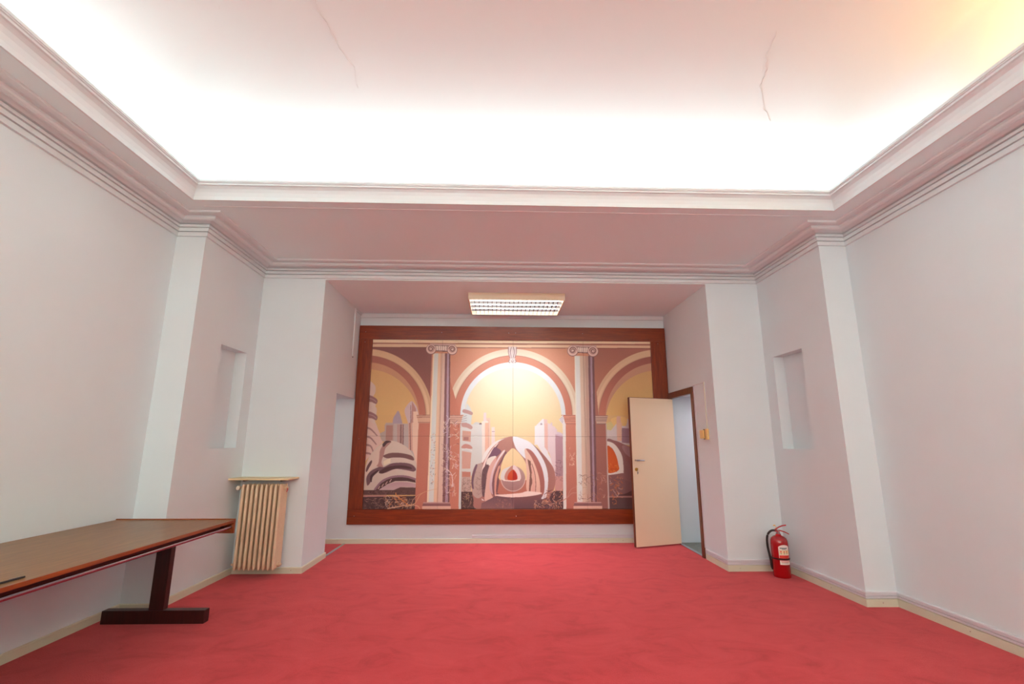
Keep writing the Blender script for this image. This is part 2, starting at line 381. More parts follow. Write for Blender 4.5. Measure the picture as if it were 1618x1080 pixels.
    C.line([(245,800),(330,700),(430,650),(540,632),(650,640),(748,672)], 3, (150, 108, 122), B)
    for x in (300, 345, 390, 440): C.poly([(x-18,785-(x-300)*.6),(x+6,750-(x-300)*.6),(x+18,750-(x-300)*.6),(x-4,790-(x-300)*.6)], (196, 158, 146), None, B)
    C.blob([(300,805),(380,745),(500,705),(640,705),(750,730),(750,770),(600,760),(480,800),(380,830)], (206, 176, 176), (190, 150, 156), B)
    # ground of the left arch
    C.poly([(110,800),(480,800),(560,765),(760,770),(760,860),(110,860)], (104, 70, 66), None, B)
    C.poly([(110,862),(390,862),(390,885),(110,885)], (188, 128, 120), None, B)
    C.poly([(100,885),(760,870),(760,1045),(100,1045)], (84, 56, 58), None, B)
    dr = [(150, 110, 96), (176, 132, 112), (120, 84, 78), (60, 40, 44)]
    C.twigs(575, 787, 656, 803.5, 150, dr, .7, 6); C.twigs(577, 775, 655, 781, 50, [(140, 100, 90), (74, 48, 50)], .7, 5)
    C.twigs(607, 783, 645, 802, 60, [(224, 150, 90), (206, 120, 60), (220, 190, 170)], .8, 8)
    # piers, columns
    C.poly([(661.5,667),(679,667),(670,806),(655,806)], (204, 118, 92), (208, 122, 96))
    C.poly([(658,655),(679.5,655),(679,668),(661,668)], (226, 176, 140))
    for y in (655.5, 658.5, 666.8): C.line([(658+(y-655)*.2, y), (679.5, y)], .9, (160, 98, 86), None, False)
    C.poly([(711,600),(727.6,655),(727.4,668),(725,806),(709,806)], (212, 124, 96), (204, 118, 90))
    C.poly([(727.4,668),(731.5,668),(729,806),(724.6,806)], (206, 214, 206))
    # ---- city in the centre arch
    C.poly([(213,745),(250,745),(290,590),(330,640),(355,700),(350,760),(340,850),(365,900),(350,1100),(210,1100)], (204, 214, 210), None, D)
    for k in range(6): C.line([(216,770+k*22),(290,740+k*30)], .9, (170, 158, 160), D, False)
    for y in (665, 840): C.blob([(250,y),(310,y+12),(362,y+40),(350,y+70),(300,y+55),(240,y+35)], (188, 142, 134), None, D)
    C.poly([(240,925),(355,930),(340,1060),(235,1050)], (216, 158, 132), None, D)
    C.blob([(360,860),(400,820),(450,835),(480,900),(480,1100),(340,1100),(350,960)], (204, 208, 202), None, D)
    C.blob([(440,840),(470,835),(475,880),(455,905)], (130, 100, 104), None, D)
    C.poly([(370,950),(470,930),(470,960),(375,985)], (190, 148, 138), None, D)
    C.poly([(495,705),(528,705),(530,1300),(480,1300)], (232, 208, 206), None, D)
    C.poly([(528,770),(575,770),(580,1300),(528,1300)], (236, 196, 168), None, D)
    C.poly([(540,800),(556,800),(560,1300),(540,1300)], (216, 162, 140), None, D)
    C.poly([(590,880),(630,880),(635,1300),(585,1300)], (234, 216, 206), None, D)
    C.line([(595,935),(628,935)], 1, (170, 140, 150), D, False)
    # lower left of the centre arch: terraced block
    C.poly([(530,0),(790,0),(790,480),(640,640),(650,820),(525,820)], (204, 204, 192), (214, 216, 208), Cc)
    C.blob([(540,-20),(620,-10),(668,30),(650,60),(600,40),(540,25)], (196, 150, 138), None, Cc)
    C.poly([(545,75),(650,85),(645,215),(545,200)], (212, 158, 134), None, Cc)
    C.poly([(560,155),(620,155),(620,195),(560,195)], (180, 120, 108), None, Cc)
    C.blob([(540,265),(580,240),(640,255),(668,290),(640,300),(540,290)], (206, 140, 124), None, Cc)
    C.line([(540,310),(600,300),(665,325)], 1.4, (226, 226, 218), Cc)
    C.poly([(540,325),(655,345),(640,540),(540,540)], (214, 158, 136), None, Cc)
    C.poly([(540,575),(645,580),(645,640),(540,640)], (204, 128, 104), None, Cc)
    C.poly([(540,640),(645,640),(650,820),(530,820)], (196, 164, 148), None, Cc)
    C.poly([(530,820),(900,820),(780,1045),(528,1045)], (88, 58, 56), None, Cc)
    C.twigs(730, 755, 745, 776, 34, [(140, 100, 90), (110, 84, 74)], .5, 5)
    C.twigs(729.5, 778, 757, 803.5, 70, dr+[(196, 160, 110)], .7, 6)
    C.poly([(780,-40),(860,-40),(860,330),(785,460)], (234, 222, 206), None, Cc)
    C.poly([(820,-20),(860,-20),(860,300),(820,340)], (238, 182, 148), None, Cc)
    # buildings right of centre
    C.poly([(190,1100),(200,870),(290,780),(310,785),(310,1100)], (226, 226, 226), None, Fr)
    C.blob([(262,840),(280,835),(288,870),(270,885)], (168, 152, 158), None, Fr)
    C.poly([(305,785),(345,790),(350,1100),(310,1100)], (228, 192, 182), None, Fr)
    C.poly([(345,850),(385,840),(400,1100),(350,1100)], (222, 214, 218), None, Fr)
    C.blob([(385,1100),(385,850),(405,835),(420,920),(530,965),(535,1110)], (216, 196, 206), None, Fr)
    C.poly([(450,970),(530,990),(530,1120),(450,1120)], (188, 146, 158), None, Fr)
    C.poly([(810,20),(930,0),(970,350),(1060,520),(960,520),(900,350),(810,200)], (230, 232, 230), None, E)
    C.poly([(925,-10),(970,-10),(1035,420),(930,280)], (234, 186, 166), None, E)
    C.poly([(970,-20),(1080,60),(1080,800),(1060,600),(1035,400)], (216, 188, 190), (224, 204, 208), E)
    C.poly([(125,110),(215,130),(215,590),(125,590)], (176, 134, 142), (186, 140, 150), G)
    C.line([(128,118),(214,138)], 1.2, (216, 186, 204), G, False)
    C.poly([(40,-10),(125,30),(130,590),(125,600),(60,330),(40,300)], (226, 206, 206), None, G)
    C.poly([(125,590),(218,590),(218,755),(120,755)], (210, 150, 138), None, G)
    C.twigs(877, 727, 889, 760, 26, [(120, 84, 100), (150, 108, 112)], .6, 6)
    C.poly([(60,755),(220,755),(222,965),(0,965),(0,860)], (90, 60, 64), None, G)
    # central sphere
    C.blob([(40,640),(90,500),(160,465),(200,350),(300,240),(400,180),(540,150),(690,185),(840,290),(960,420),(1040,540),(1062,680),(1040,800),(990,900),(990,1045),(160,1045),(60,900)], (176, 112, 100), (190, 128, 110), E)
    C.poly([(130,1045),(330,860),(880,850),(960,900),(1080,1045)], (110, 72, 80), (140, 88, 86), E)
    C.blob([(760,230),(850,300),(960,430),(1035,560),(1055,700),(1020,830),(960,900),(970,760),(965,620),(920,480),(850,350)], (150, 96, 88), (184, 120, 106), E, 'h')
    C.blob([(180,380),(250,280),(350,200),(540,152),(430,180),(350,230),(270,310),(200,430),(165,470)], (236, 232, 222), None, E)
    C.blob([(545,152),(640,168),(760,225),(860,340),(940,490),(972,640),(965,800),(945,890),(888,905),(925,820),(925,660),(880,520),(800,390),(700,300),(690,340),(700,420),(600,320),(560,240)], (222, 226, 228), (232, 236, 238), E)
    C.blob([(40,760),(38,640),(80,510),(165,475),(170,560),(160,700),(180,850),(120,900),(60,860)], (190, 160, 146), None, E)
    C.blob([(42,760),(42,640),(85,500),(110,500),(80,600),(62,700),(66,785)], (120, 84, 100), None, E)
    C.twigs(751, 745, 762, 782, 30, [(150, 116, 108), (120, 90, 84)], .5, 4)
    C.blob([(160,700),(175,560),(230,420),(360,235),(340,300),(250,440),(230,560),(215,700),(200,870),(170,860)], (120, 80, 82), None, E)
    C.blob([(165,560),(200,440),(260,340),(345,237),(362,238),(280,340),(220,450),(185,570),(170,640)], (240, 214, 200), None, E)
    C.blob([(260,390),(300,300),(330,280),(400,330),(330,400)], (128, 84, 104), None, E)
    C.blob([(222,490),(230,430),(280,395),(340,392),(300,470),(270,500)], (232, 226, 210), None, E)
    C.blob([(165,700),(170,560),(230,490),(250,520),(215,640),(215,720),(190,870),(170,850)], (110, 76, 80), None, E)
    C.twigs(762, 738, 770, 780, 26, [(160, 120, 116), (70, 46, 52)], .5, 4)
    C.blob([(215,720),(240,560),(280,470),(340,400),(330,480),(280,600),(262,720),(280,850),(340,960),(290,950),(200,930)], (232, 184, 162), (222, 168, 152), E)
    C.blob([(260,700),(290,560),(350,430),(420,325),(445,328),(370,440),(310,580),(290,720),(300,850),(262,800)], (208, 168, 176), (236, 216, 210), E)
    C.blob([(300,850),(290,700),(330,560),(400,430),(450,330),(465,370),(400,470),(370,520),(320,640),(325,860)], (130, 84, 92), None, E)
    C.blob([(320,860),(320,680),(360,520),(385,520),(360,640),(345,760),(345,860)], (222, 152, 128), None, E)
    C.blob([(340,850),(345,700),(380,540),(400,545),(375,660),(370,850)], (122, 76, 80), None, E)
    C.poly([(160,900),(200,930),(165,925)], (236, 222, 214), None, E)
    C.poly([(280,950),(335,945),(340,965),(275,950)], (244, 230, 224), None, E)
    # inner opening, small sphere and red core
    C.blob([(390,560),(400,500),(440,390),(500,320),(545,292),(600,330),(680,430),(710,520),(720,680),(700,700),(390,680)], (240, 208, 140), (244, 216, 156), E)
    C.poly([(380,680),(715,680),(715,830),(540,855),(350,840)], (196, 112, 88), None, E)
    C.disc(740+545/7.714, 670+665/7.714, 150/7.714, (168, 120, 114), (190, 150, 140), ry=158/7.714)
    C.ring(740+545/7.714, 670+665/7.714, 18.6, 19.6, (226, 190, 172), None, 180, 360)
    C.blob([(395,665),(400,590),(440,540),(545,505),(480,570),(450,670)], (222, 220, 210), None, E)
    C.blob([(445,668),(460,580),(545,505),(545,670)], (204, 134, 114), None, E)
    C.blob([(545,505),(600,530),(635,600),(635,672),(545,672)], (234, 208, 204), None, E)
    C.blob([(478,668),(490,600),(545,550),(590,600),(597,668),(540,682)], (222, 60, 18), (232, 84, 36), E)
    C.poly([(545,552),(590,600),(597,668),(545,680)], (200, 26, 10), None, E)
    C.poly([(410,672),(470,680),(540,685),(630,672),(630,684),(545,698),(430,688)], (246, 232, 214), None, E)
    # right-hand inner steps
    C.blob([(690,300),(760,330),(830,430),(880,560),(905,700),(890,835),(720,820),(712,600),(700,440)], (232, 184, 156), (236, 192, 166), E)
    C.blob([(705,300),(775,325),(850,430),(905,560),(925,700),(910,830),(880,835),(870,690),(830,540),(770,400)], (180, 104, 92), None, E)
    C.poly([(722,425),(760,450),(775,560),(770,640),(785,700),(765,760),(760,815),(738,815),(745,700),(752,600)], (140, 90, 76), None, E)
    C.blob([(762,500),(790,560),(805,680),(810,820),(770,815),(780,720),(775,600)], (230, 170, 150), None, E)
    C.line([(775,480),(810,600),(822,720),(818,825)], 1.0, (150, 88, 78), E)
    C.blob([(320,858),(450,852),(640,835),(720,815),(890,832),(860,855),(700,880),(520,888),(380,875)], (246, 222, 206), None, E)
    C.poly([(330,875),(520,890),(560,895),(560,1045),(330,1045),(150,1045),(160,960)], (150, 100, 98), (120, 80, 88), E)
    C.twigs(783, 785, 806, 802, 40, [(196, 130, 104), (176, 112, 90), (120, 80, 76)], .6, 4)
    oc = [(214, 146, 104), (196, 120, 84), (110, 74, 76), (230, 180, 150), (80, 54, 64)]
    C.twigs(844, 790, 889, 803.5, 90, oc, .8, 8); C.twigs(860, 772, 889, 795, 60, oc, .8, 7)
    # ---- right arch
    C.poly([(700,0),(760,60),(830,-60),(1035,-60),(1035,250),(700,200)], (204, 196, 194), None, G)
    C.blob([(700,0),(760,-30),(825,-10),(790,60),(710,90)], (216, 204, 130), None, G)
    C.blob([(760,-60),(870,-90),(940,-60),(930,10),(880,40),(850,0),(800,20)], (240, 202, 120), None, G)
    C.poly([(500,870),(515,855),(545,862),(550,1080),(505,1080)], (226, 182, 160), None, H)
    C.poly([(400,1000),(440,1010),(500,935),(505,1080),(390,1080)], (212, 206, 206), None, H)
    C.poly([(550,960),(600,965),(640,1000),(640,1080),(552,1080)], (214, 204, 214), None, H)
    C.poly([(830,-20),(882,-20),(882,190),(830,190)], (230, 186, 158), None, G)
    C.poly([(882,40),(1600,90),(1600,260),(882,210)], (158, 120, 136), None, G)
    C.blob([(705,190),(800,185),(900,225),(1035,300),(1020,450),(1035,700),(940,780),(860,810),(735,810),(720,500)], (140, 92, 90), (148, 96, 94), G)
    C.blob([(885,260),(920,240),(1035,300),(1035,400),(930,340)], (166, 120, 124), None, G)
    C.blob([(712,195),(790,220),(850,290),(890,380),(902,540),(880,555),(725,575),(722,545),(840,525),(842,450),(815,350),(770,270),(712,245)], (226, 222, 212), None, G)
    C.blob([(715,248),(770,275),(815,350),(842,450),(842,525),(722,548),(716,400)], (232, 92, 16), (222, 84, 20), G)
    C.twigs(961, 732, 976, 745, 22, [(244, 150, 40), (210, 70, 10)], .8, 5)
    C.poly([(735,735),(1600,770),(1600,830),(735,830)], (96, 60, 62), None, G)
    C.blob([(735,600),(850,600),(1035,700),(960,770),(860,800),(735,800)], (136, 90, 90), None, G)
    C.poly([(735,812),(1600,812),(1600,832),(735,832)], (176, 120, 112), None, G)
    C.poly([(735,832),(1600,832),(1600,965),(735,965)], (98, 66, 68), None, G)
    C.twigs(964, 752, 984, 786, 34, [(204, 130, 90), (222, 110, 40), (226, 190, 176)], .7, 8)
    C.twigs(968, 785, 974, 796, 6, [(222, 120, 60)], .7, 8)
    # piers on the right
    C.poly([(893.5,668),(910.5,668),(912,806),(894.7,806)], (196, 110, 90), (216, 132, 104))
    C.poly([(889,668),(893.8,668),(894.9,806),(890,806)], (228, 226, 216))
    C.poly([(883,662.5),(889.5,655),(893,669),(889.5,670.5)], (226, 222, 222))
    C.poly([(890,655.3),(911,655.3),(911,669),(893.5,669)], (222, 146, 116))
    for y in (656, 660, 662.6, 665.2, 669): C.line([(890+(y-655)*.25, y), (910, y)], .7, (166, 96, 82), None, False)
    for k in range(4): C.line([(884.5+k, 662+k*2),(890, 657+k*2.6)], .6, (160, 146, 156), None, False)
    C.poly([(941,600),(946,656),(943,669),(957,669),(962.5,806),(945,806),(936,620)], (158, 96, 86), (186, 112, 92))
    C.poly([(957,669),(958.5,669),(963.5,806),(961,806)], (196, 180, 172))
    C.poly([(939.5,656),(960.8,656),(957.5,669.4),(943,669.4)], (206, 172, 150))
    for y in (656.4, 659.3, 661.8, 664.4, 669.2): C.line([(940+(y-656)*.22, y), (960.4-(y-656)*.22, y)], .8, (128, 92, 92), None, False)
    C.poly([(709.5,655.4),(731.6,655.4),(728,669),(711,669)], (220, 170, 142))
    for y in (655.8, 659, 661.8, 664.5, 668.8): C.line([(710, y), (731.4-(y-655)*.22, y)], .8, (158, 104, 92), None, False)
    def column(tl, tr_, bl, br, y0, y1, bands):
        n = 8
        for f0, f1, col in bands:
            C.poly([(tl+(tr_-tl)*f0, y0), (tl+(tr_-tl)*f1, y0), (bl+(br-bl)*f1, y1), (bl+(br-bl)*f0, y1)], col)
    bands = [(0,1,(206,168,140)),(0,.07,(244,226,190)),(.07,.3,(216,224,216)),(.3,.42,(238,202,160)),(.42,.5,(226,180,148)),(.5,.7,(224,190,168)),(.7,.82,(140,92,92)),(.82,.93,(180,150,168)),(.93,1,(126,84,84))]
    column(684.2, 711.6, 674.3, 710.2, 558, 794, bands)
    bands = [(0,1,(206,168,140)),(0,.05,(232,232,210)),(.05,.27,(222,228,220)),(.27,.42,(222,196,168)),(.42,.55,(212,180,156)),(.55,.7,(198,160,140)),(.7,.8,(128,88,92)),(.8,.9,(170,140,158)),(.9,1,(122,82,86))]
    column(907.6, 938.9, 911.7, 943.5, 562, 794, bands)
    for x0, x1, y in ((667, 712.5, 793), (906, 951.7, 792.6)):
        C.poly([(x0+2,y),(x1-2,y),(x1,y+6),(x0,y+6)], (150, 98, 98)); C.line([(x0+1.5,y+.8),(x1-1.5,y+.8)], 1.6, (200, 152, 142), None, False)
        C.poly([(x0,y+6),(x1,y+6),(x1,y+13),(x0,y+13)], (232, 182, 158))
    # foliage on the columns
    mc = [(232, 216, 222), (244, 224, 190), (206, 170, 150), (120, 76, 80)]
    C.twigs(700, 655, 725, 745, 90, mc, .7, 7); C.twigs(703, 745, 722, 785, 30, mc, .6, 8)
    C.twigs(679, 680, 688, 765, 44, [(130, 120, 120), (170, 170, 170), (226, 120, 40), (90, 70, 74)], .5, 3)
    C.twigs(698, 700, 706, 792, 50, [(176, 120, 110), (100, 64, 68)], .5, 5)
    C.twigs(914, 745, 942, 792, 46, [(150, 120, 104), (196, 150, 120), (176, 110, 80), (110, 80, 84)], .6, 7)
    C.twigs(900, 705, 908, 735, 16, [(236, 190, 160)], .7, 6); C.twigs(942, 745, 958, 790, 30, [(216, 160, 140), (190, 110, 84)], .6, 7)
    tw = (222, 168, 120)
    C.line([(640,800),(655,795),(664,781),(676,775),(690,772)], 1.2, tw, w1=.4); C.line([(612,803),(628,800),(645,797),(660,799),(664,806)], 1.6, (226, 176, 136), w1=.8)
    C.line([(625,778),(628,784),(640,793),(646,799)], 1.4, (232, 140, 60), w1=1); C.line([(649,803),(652,790),(660,782),(668,778)], .8, tw, w1=.4)
    C.line([(884,793),(896,786),(903,779),(911,778)], 1.1, (206, 140, 120)); C.line([(896,786),(902,773),(910,769)], 1, (206, 140, 120), w1=.5)
    C.line([(706,770),(708,766),(718,768),(716,778)], .8, (222, 180, 160)); C.line([(706,740),(714,750),(715,768)], .9, (236, 214, 206)); C.line([(714,752),(720,746)], .7, (236, 214, 206))
    # ionic capitals
    for (ax, ay), (bx, by), r in (((680.9, 550.8), (714.6, 551.6), 7.4), ((904.8, 553.2), (937, 554.2), 7.9)):
        C.poly([(ax-2, ay-8.4), (bx+6, by-8.4), (bx+4, by-5), (ax, ay-5)], (212, 176, 164))
        C.poly([(ax, ay-5.4), (bx, by-5.4), (bx, by+4), (ax+8, ay+4)], (222, 196, 184))
        C.line([(ax+2, ay-5.2), (bx-2, by-5.2)], .8, (80, 52, 54), None, False)
        C.line([(ax+6, ay+3.2), (bx-6, by+3.2)], 1, (70, 44, 48), None, False)
        m = (ax+bx)/2
        for k in range(-2, 3): C.blob([(m+k*3.4-1.1, ay-4), (m+k*3.4+1.1, ay-4), (m+k*3.4+1.3, ay+1), (m+k*3.4, ay+2.4), (m+k*3.4-1.3, ay+1)], (240, 222, 208)); C.line([(m+k*3.4+1.7, ay-4), (m+k*3.4+1.7, ay+2)], .5, (110, 80, 80), None, False)
        for cx, cy, sg in ((ax, ay, 1), (bx, by, -1)):
            C.disc(cx, cy+1, r+.8, (150, 104, 100)); C.disc(cx, cy+.6, r, (236, 204, 190)); C.disc(cx, cy, r*.74, (206, 160, 148))
            C.line([(cx+sg*math.cos(t*.5)*(r*.72-t*.24), cy-math.sin(t*.5)*(r*.72-t*.24)) for t in range(0, 20)], .9, (96, 64, 66))
            C.disc(cx, cy, 1.3, (240, 220, 206))
    # keystone ornament
    C.poly([(802.5,547.5),(817,547.5),(814,566),(816,574),(803,574),(805.5,566)], (218, 198, 190))
    for sg in (-1, 1):
        C.line([(809.6+sg*1.6,548),(809.6+sg*3.4,556),(809.6+sg*1.2,566)], .9, (128, 96, 98)); C.line([(809.6+sg*6.4,548),(809.6+sg*6.4,557),(809.6+sg*3.6,566)], 1.1, (150, 110, 108))
        C.line([(809.6+sg*4,568),(809.6+sg*6.2,570.4),(809.6+sg*4,573)], 1, (140, 104, 104))
    C.disc(809.6, 570.4, 2, (150, 112, 112)); C.disc(809.6, 570, 1.1, (244, 230, 222))
    # shape the drawing softly: a little canvas grain
    a = C.a+C.rng.normal(0, 2.2, C.a.shape[:2])[..., None].astype(np.float32)
    a = a.reshape(C.ny, C.ss, C.nx, C.ss, 3).mean((1, 3))
    return np.clip(a, 0, 255)/255.0
# ------------------------------------------------------------------ room shell (units of S)
XL0, XL1, XL2, XR0, XR1, XR2 = -2.2688, -2.0656, -1.527, 2.5374, 2.3356, 1.8652
Y1, Y2, Y3, YB = 3.233, 4.0954, 5.2316, -1.7
ZC, ZA, ZS, ZTOP = 1.4156, 1.408, 1.525, 2.3
# carpet floor: one slab, reaching into the left recess
b = new(); prism(b, [(-2.9, YB-.1), (2.9, YB-.1), (2.9, 4.3), (XR2, 4.3), (XR2, Y3+.1), (-2.9, Y3+.1)], -1.05, -1.0)
floor = obj('floor', b, M['carpet'], kind='structure'); floor['label'] = 'red wall-to-wall carpet floor'
b = new(); prism(b, [(XR2+.0005, 4.3005), (3.4, 4.3005), (3.4, Y3+.1), (XR2+.0005, Y3+.1)], -1.05, -1.001)
obj('floor_corridor', b, M['corridor_floor'], kind='structure')
# left wall with its pier, niche and the opening of the recess
b = new(); D = .09
def left_plan(niche, opening):
    p = [(XL0, YB), (XL0, Y1), (XL1, Y1)]
    if niche: p += [(XL1, 3.585), (XL1-D, 3.585), (XL1-D, 3.955), (XL1, 3.955)]
    p += [(XL1, Y2), (XL2, Y2)]
    if opening: p += [(XL2, 4.615), (-2.75, 4.615), (-2.75, Y3), (-2.95, Y3)]
    else: p += [(XL2, Y3), (-2.95, Y3)]
    return p+[(-2.95, YB)]
for z0, z1, n_, o_ in ((-1, -.043, 0, 1), (-.043, .458, 1, 1), (.458, .717, 1, 0), (.717, ZTOP, 0, 0)): prism(b, left_plan(n_, o_), z0, z1)
wl = obj('wall_left', b, M['wall'], kind='structure')
# right wall with pier, niche and the door opening
b = new()
def right_plan(niche, opening):
    p = [(XR0, YB), (XR0, Y1), (XR1, Y1)]
    if niche: p += [(XR1, 3.571), (XR1+D, 3.571), (XR1+D, 3.96), (XR1, 3.96)]
    p += [(XR1, Y2), (XR2, Y2)]
    if opening: p += [(XR2, 4.53), (XR2+.09, 4.53), (XR2+.09, 4.36), (3.3, 4.36), (3.3, Y3), (3.4, Y3)]
    else: p += [(XR2, Y3), (3.4, Y3)]
    return p+[(3.4, YB)]
for z0, z1, n_, o_ in ((-1, -.04, 0, 1), (-.04, .50, 1, 1), (.50, .72, 1, 0), (.72, ZTOP, 0, 0)): prism(b, right_plan(n_, o_), z0, z1)
obj('wall_right', b, M['wall'], kind='structure')
b = new(); box(b, -2.95, 3.4, Y3, Y3+.15, -1, ZTOP); obj('wall_back', b, M['wall'], kind='structure')
b = new(); box(b, -2.95, 3.4, YB-.15, YB, -1, ZTOP); obj('wall_front', b, M['wall'], kind='structure')
# lowered ceiling of the alcove
b = new(); box(b, XL2, XR2, Y2, Y3, ZA, ZTOP); obj('ceiling_alcove', b, M['plaster'], kind='structure')
# flat soffit that rings the vault
SX0, SX1, SY0, SY1 = -1.968, 2.236, -1.35, 2.902
b = new()
def ring_slab(b, ox0, ox1, oy0, oy1, ix0, ix1, iy0, iy1, z0, z1):
    for q in ((ox0, ox1, oy0, iy0), (ox0, ox1, iy1, oy1), (ox0, ix0, iy0, iy1), (ix1, ox1, iy0, iy1)): box(b, q[0], q[1], q[2], q[3], z0, z1)
ring_slab(b, XL0, XR0, YB, Y1, SX0-.01, SX1+.01, SY0-.01, SY1+.01, ZS, ZS+.025); box(b, XL1, XR1, Y1, Y2, ZS, ZS+.025)
obj('ceiling_soffit', b, M['plaster'], kind='structure')
b = new(); box(b, SX0+.02, SX1-.02, 2.985, 2.991, ZS-.0025, ZS); obj('trim_8', b, M['trim'], kind='structure')
# vault
b = new(); prof = [(-.25, ZS+.02), (-.25, ZS+.05)]
for i in range(1, 19):
    a = PI/2*i/18; prof.append((-.25+.95*(1-math.cos(a)), ZS+.05+.50*math.sin(a)))
loops = []
for d, z in prof: loops.append([b.verts.new(V(x, y, z)) for x, y in ((SX0+d, SY0+d), (SX1-d, SY0+d), (SX1-d, SY1-d), (SX0+d, SY1-d))])
for l0, l1 in zip(loops, loops[1:]):
    for i in range(4): b.faces.new((l0[i], l0[(i+1) % 4], l1[(i+1) % 4], l1[i]))
b.faces.new(loops[-1])
ceil = obj('ceiling', b, M['vault'], kind='structure', smooth=True); ceil['label'] = 'white vaulted ceiling lit from the cove'
def vault_z(y):
    d = SY1-y; t = (d+.25)/.95
    return ZS+.05+.50*math.sin(math.acos(max(0, min(1, 1-t)))) if t < 1 else ZS+.55
def crack(pts, w_):
    b = new(); L = []
    for x, y in pts:
        z = vault_z(y)-.004; L.append((b.verts.new(V(x-w_, y, z)), b.verts.new(V(x+w_, y, z)), b.verts.new(V(x, y, z+.006))))
    for p, q in zip(L, L[1:]):
        b.faces.new((p[0], p[1], q[1], q[0])); b.faces.new((p[1], p[2], q[2], q[1])); b.faces.new((p[2], p[0], q[0], q[2]))
    obj('plaster_crack', b, M['crack'], parent=ceil)
def jag(pts, seed):
    rr = random.Random(seed); o = []
    for (a, c), (d, e) in zip(pts, pts[1:]):
        for k in range(5): t = k/5; o.append((a+(d-a)*t+rr.uniform(-.008, .008), c+(e-c)*t))
    return o+[pts[-1]]
crack(jag([(-1.36, 1.99), (-1.46, 2.07), (-1.47, 2.16), (-1.58, 2.27), (-1.62, 2.35)], 1), .0011)
crack(jag([(-.90, 1.93), (-.88, 2.1), (-.87, 2.2), (-.83, 2.36), (-.84, 2.5)], 2), .0011)
crack(jag([(1.42, 2.05), (1.45, 2.2), (1.50, 2.3), (1.53, 2.42), (1.62, 2.56), (1.72, 2.66)], 3), .0011)
# stepped cornice round the whole room
CP = [(0, 0), (.016, 0), (.016, .029), (.002, .030), (.002, .0335), (.024, .0335), (.024, .058), (.008, .059), (.008, .0625), (.032, .0625), (.032, .079), (.018, .080), (.018, .086), (.038, .088), (.052, .095), (.066, .100), (.076, .100), (.076, .090), (.086, .083), (.100, .080), (.114, .083), (.122, .090), (.122, .104), (.150, .105), (.150, .098), (.160, .096), (.186, .097), (.190, .101), (.190, .1094), (0, .1094)]
b = new(); loop = [(XL0, YB), (XL0, Y1), (XL1, Y1), (XL1, Y2), (XR1, Y2), (XR1, Y1), (XR0, Y1), (XR0, YB)]
sweep(b, loop, [(d, ZC+h) for d, h in CP], closed=True, side=-1)
obj('trim_1', b, M['trim'], kind='structure')
# hollow moulding and lip of the cove
FP = [(0, 0), (.002, .025), (.008, .05), (.018, .070), (.034, .082), (.045, .084), (.045, .094), (.053, .096), (.053, .100), (.058, .101), (.058, .115), (.030, .115), (.030, .10), (0, .07), (-.01, .03), (-.01, 0)]
b = new(); sweep(b, [(SX0, SY0), (SX1, SY0), (SX1, SY1), (SX0, SY1)], [(d, ZS+h) for d, h in FP], closed=True, side=1)
obj('trim_2', b, M['trim'], kind='structure')
# skirting boards
def base_prof(h=.046, t=.011): return [(0, -1), (t, -1), (t, -1+h-.004), (t-.004, -1+h), (0, -1+h)]
def skirting(name, line, side):
    b = new(); sweep(b, line, base_prof(), side=side); return obj(name, b, M['base'], kind='structure')
sk_l = skirting('baseboard_left', [(XL0, YB), (XL0, Y1), (XL1, Y1), (XL1, Y2), (XL2, Y2), (XL2, 4.615), (-2.75, 4.615)], -1)
sk_b = skirting('baseboard_back', [(-2.75, Y3), (XR2-.03, Y3)], -1)
sk_r = skirting('baseboard_right', [(XR2, 4.50), (XR2, Y2), (XR1, Y2), (XR1, Y1), (XR0, Y1), (XR0, YB)], -1)
# plastic cable duct lying on the right and back skirting, with its lid lines
def duct(name, line, side, z0, z1, t):
    b = new(); m_ = (z0+z1)/2
    sweep(b, line, [(0, z0), (t, z0), (t, z0+.012), (t-.007, z0+.013), (t-.007, z0+.0165), (t, z0+.0175), (t, z1-.004), (t-.004, z1), (0, z1)], side=side)
    o = obj(name, b, M['duct'], kind='structure'); return o
duct('trim_3', [(XR2, 4.50), (XR2, Y2), (XR1, Y2), (XR1, Y1), (XR0, Y1), (XR0, YB)], -1, -.949, -.912, .013)
duct('trim_4', [(-.25, Y3), (XR2-.03, Y3)], -1, -.949, -.920, .012)
# capping along the top of the alcove's back wall
b = new(); sweep(b, [(XL2, Y3), (XR2, Y3)], [(0, ZA), (.001, ZA), (.001, ZA-.010), (.014, ZA-.011), (.014, ZA-.045), (0, ZA-.048)], side=-1); obj('trim_5', b, M['trim'], kind='structure')
# screw caps on the skirting
scr = new()
def cap_at(parent, x, y, z, ax):
    b = new(); lathe(b, [(.004, 0), (.004, .0015), (.002, .0025)], (0, 0, 0), 10, ax)
    if ax == 'x' and x > 0: bmesh.ops.scale(b, vec=(-1, 1, 1), verts=b.verts)
    if ax == 'y': bmesh.ops.scale(b, vec=(1, -1, 1), verts=b.verts)
    o = obj('screw', b, M['steel'], parent=parent); o.location = V(x, y, z)
for x, y, ax in ((1.95, Y2-.011, 'y'), (2.43, Y1-.011, 'y'), (XR1-.011, 3.55, 'x'), (XR0-.011, 2.75, 'x')): cap_at(sk_r, x, y, -.975, ax)
for x in (-1.0, -.2, .62, 1.15, 1.3): cap_at(sk_b, x, Y3-.011, -.975, 'y')
for x, y, ax in ((-1.60, Y2-.011, 'y'), (XL0+.011, 2.3, 'x')): cap_at(sk_l, x, y, -.975, ax)
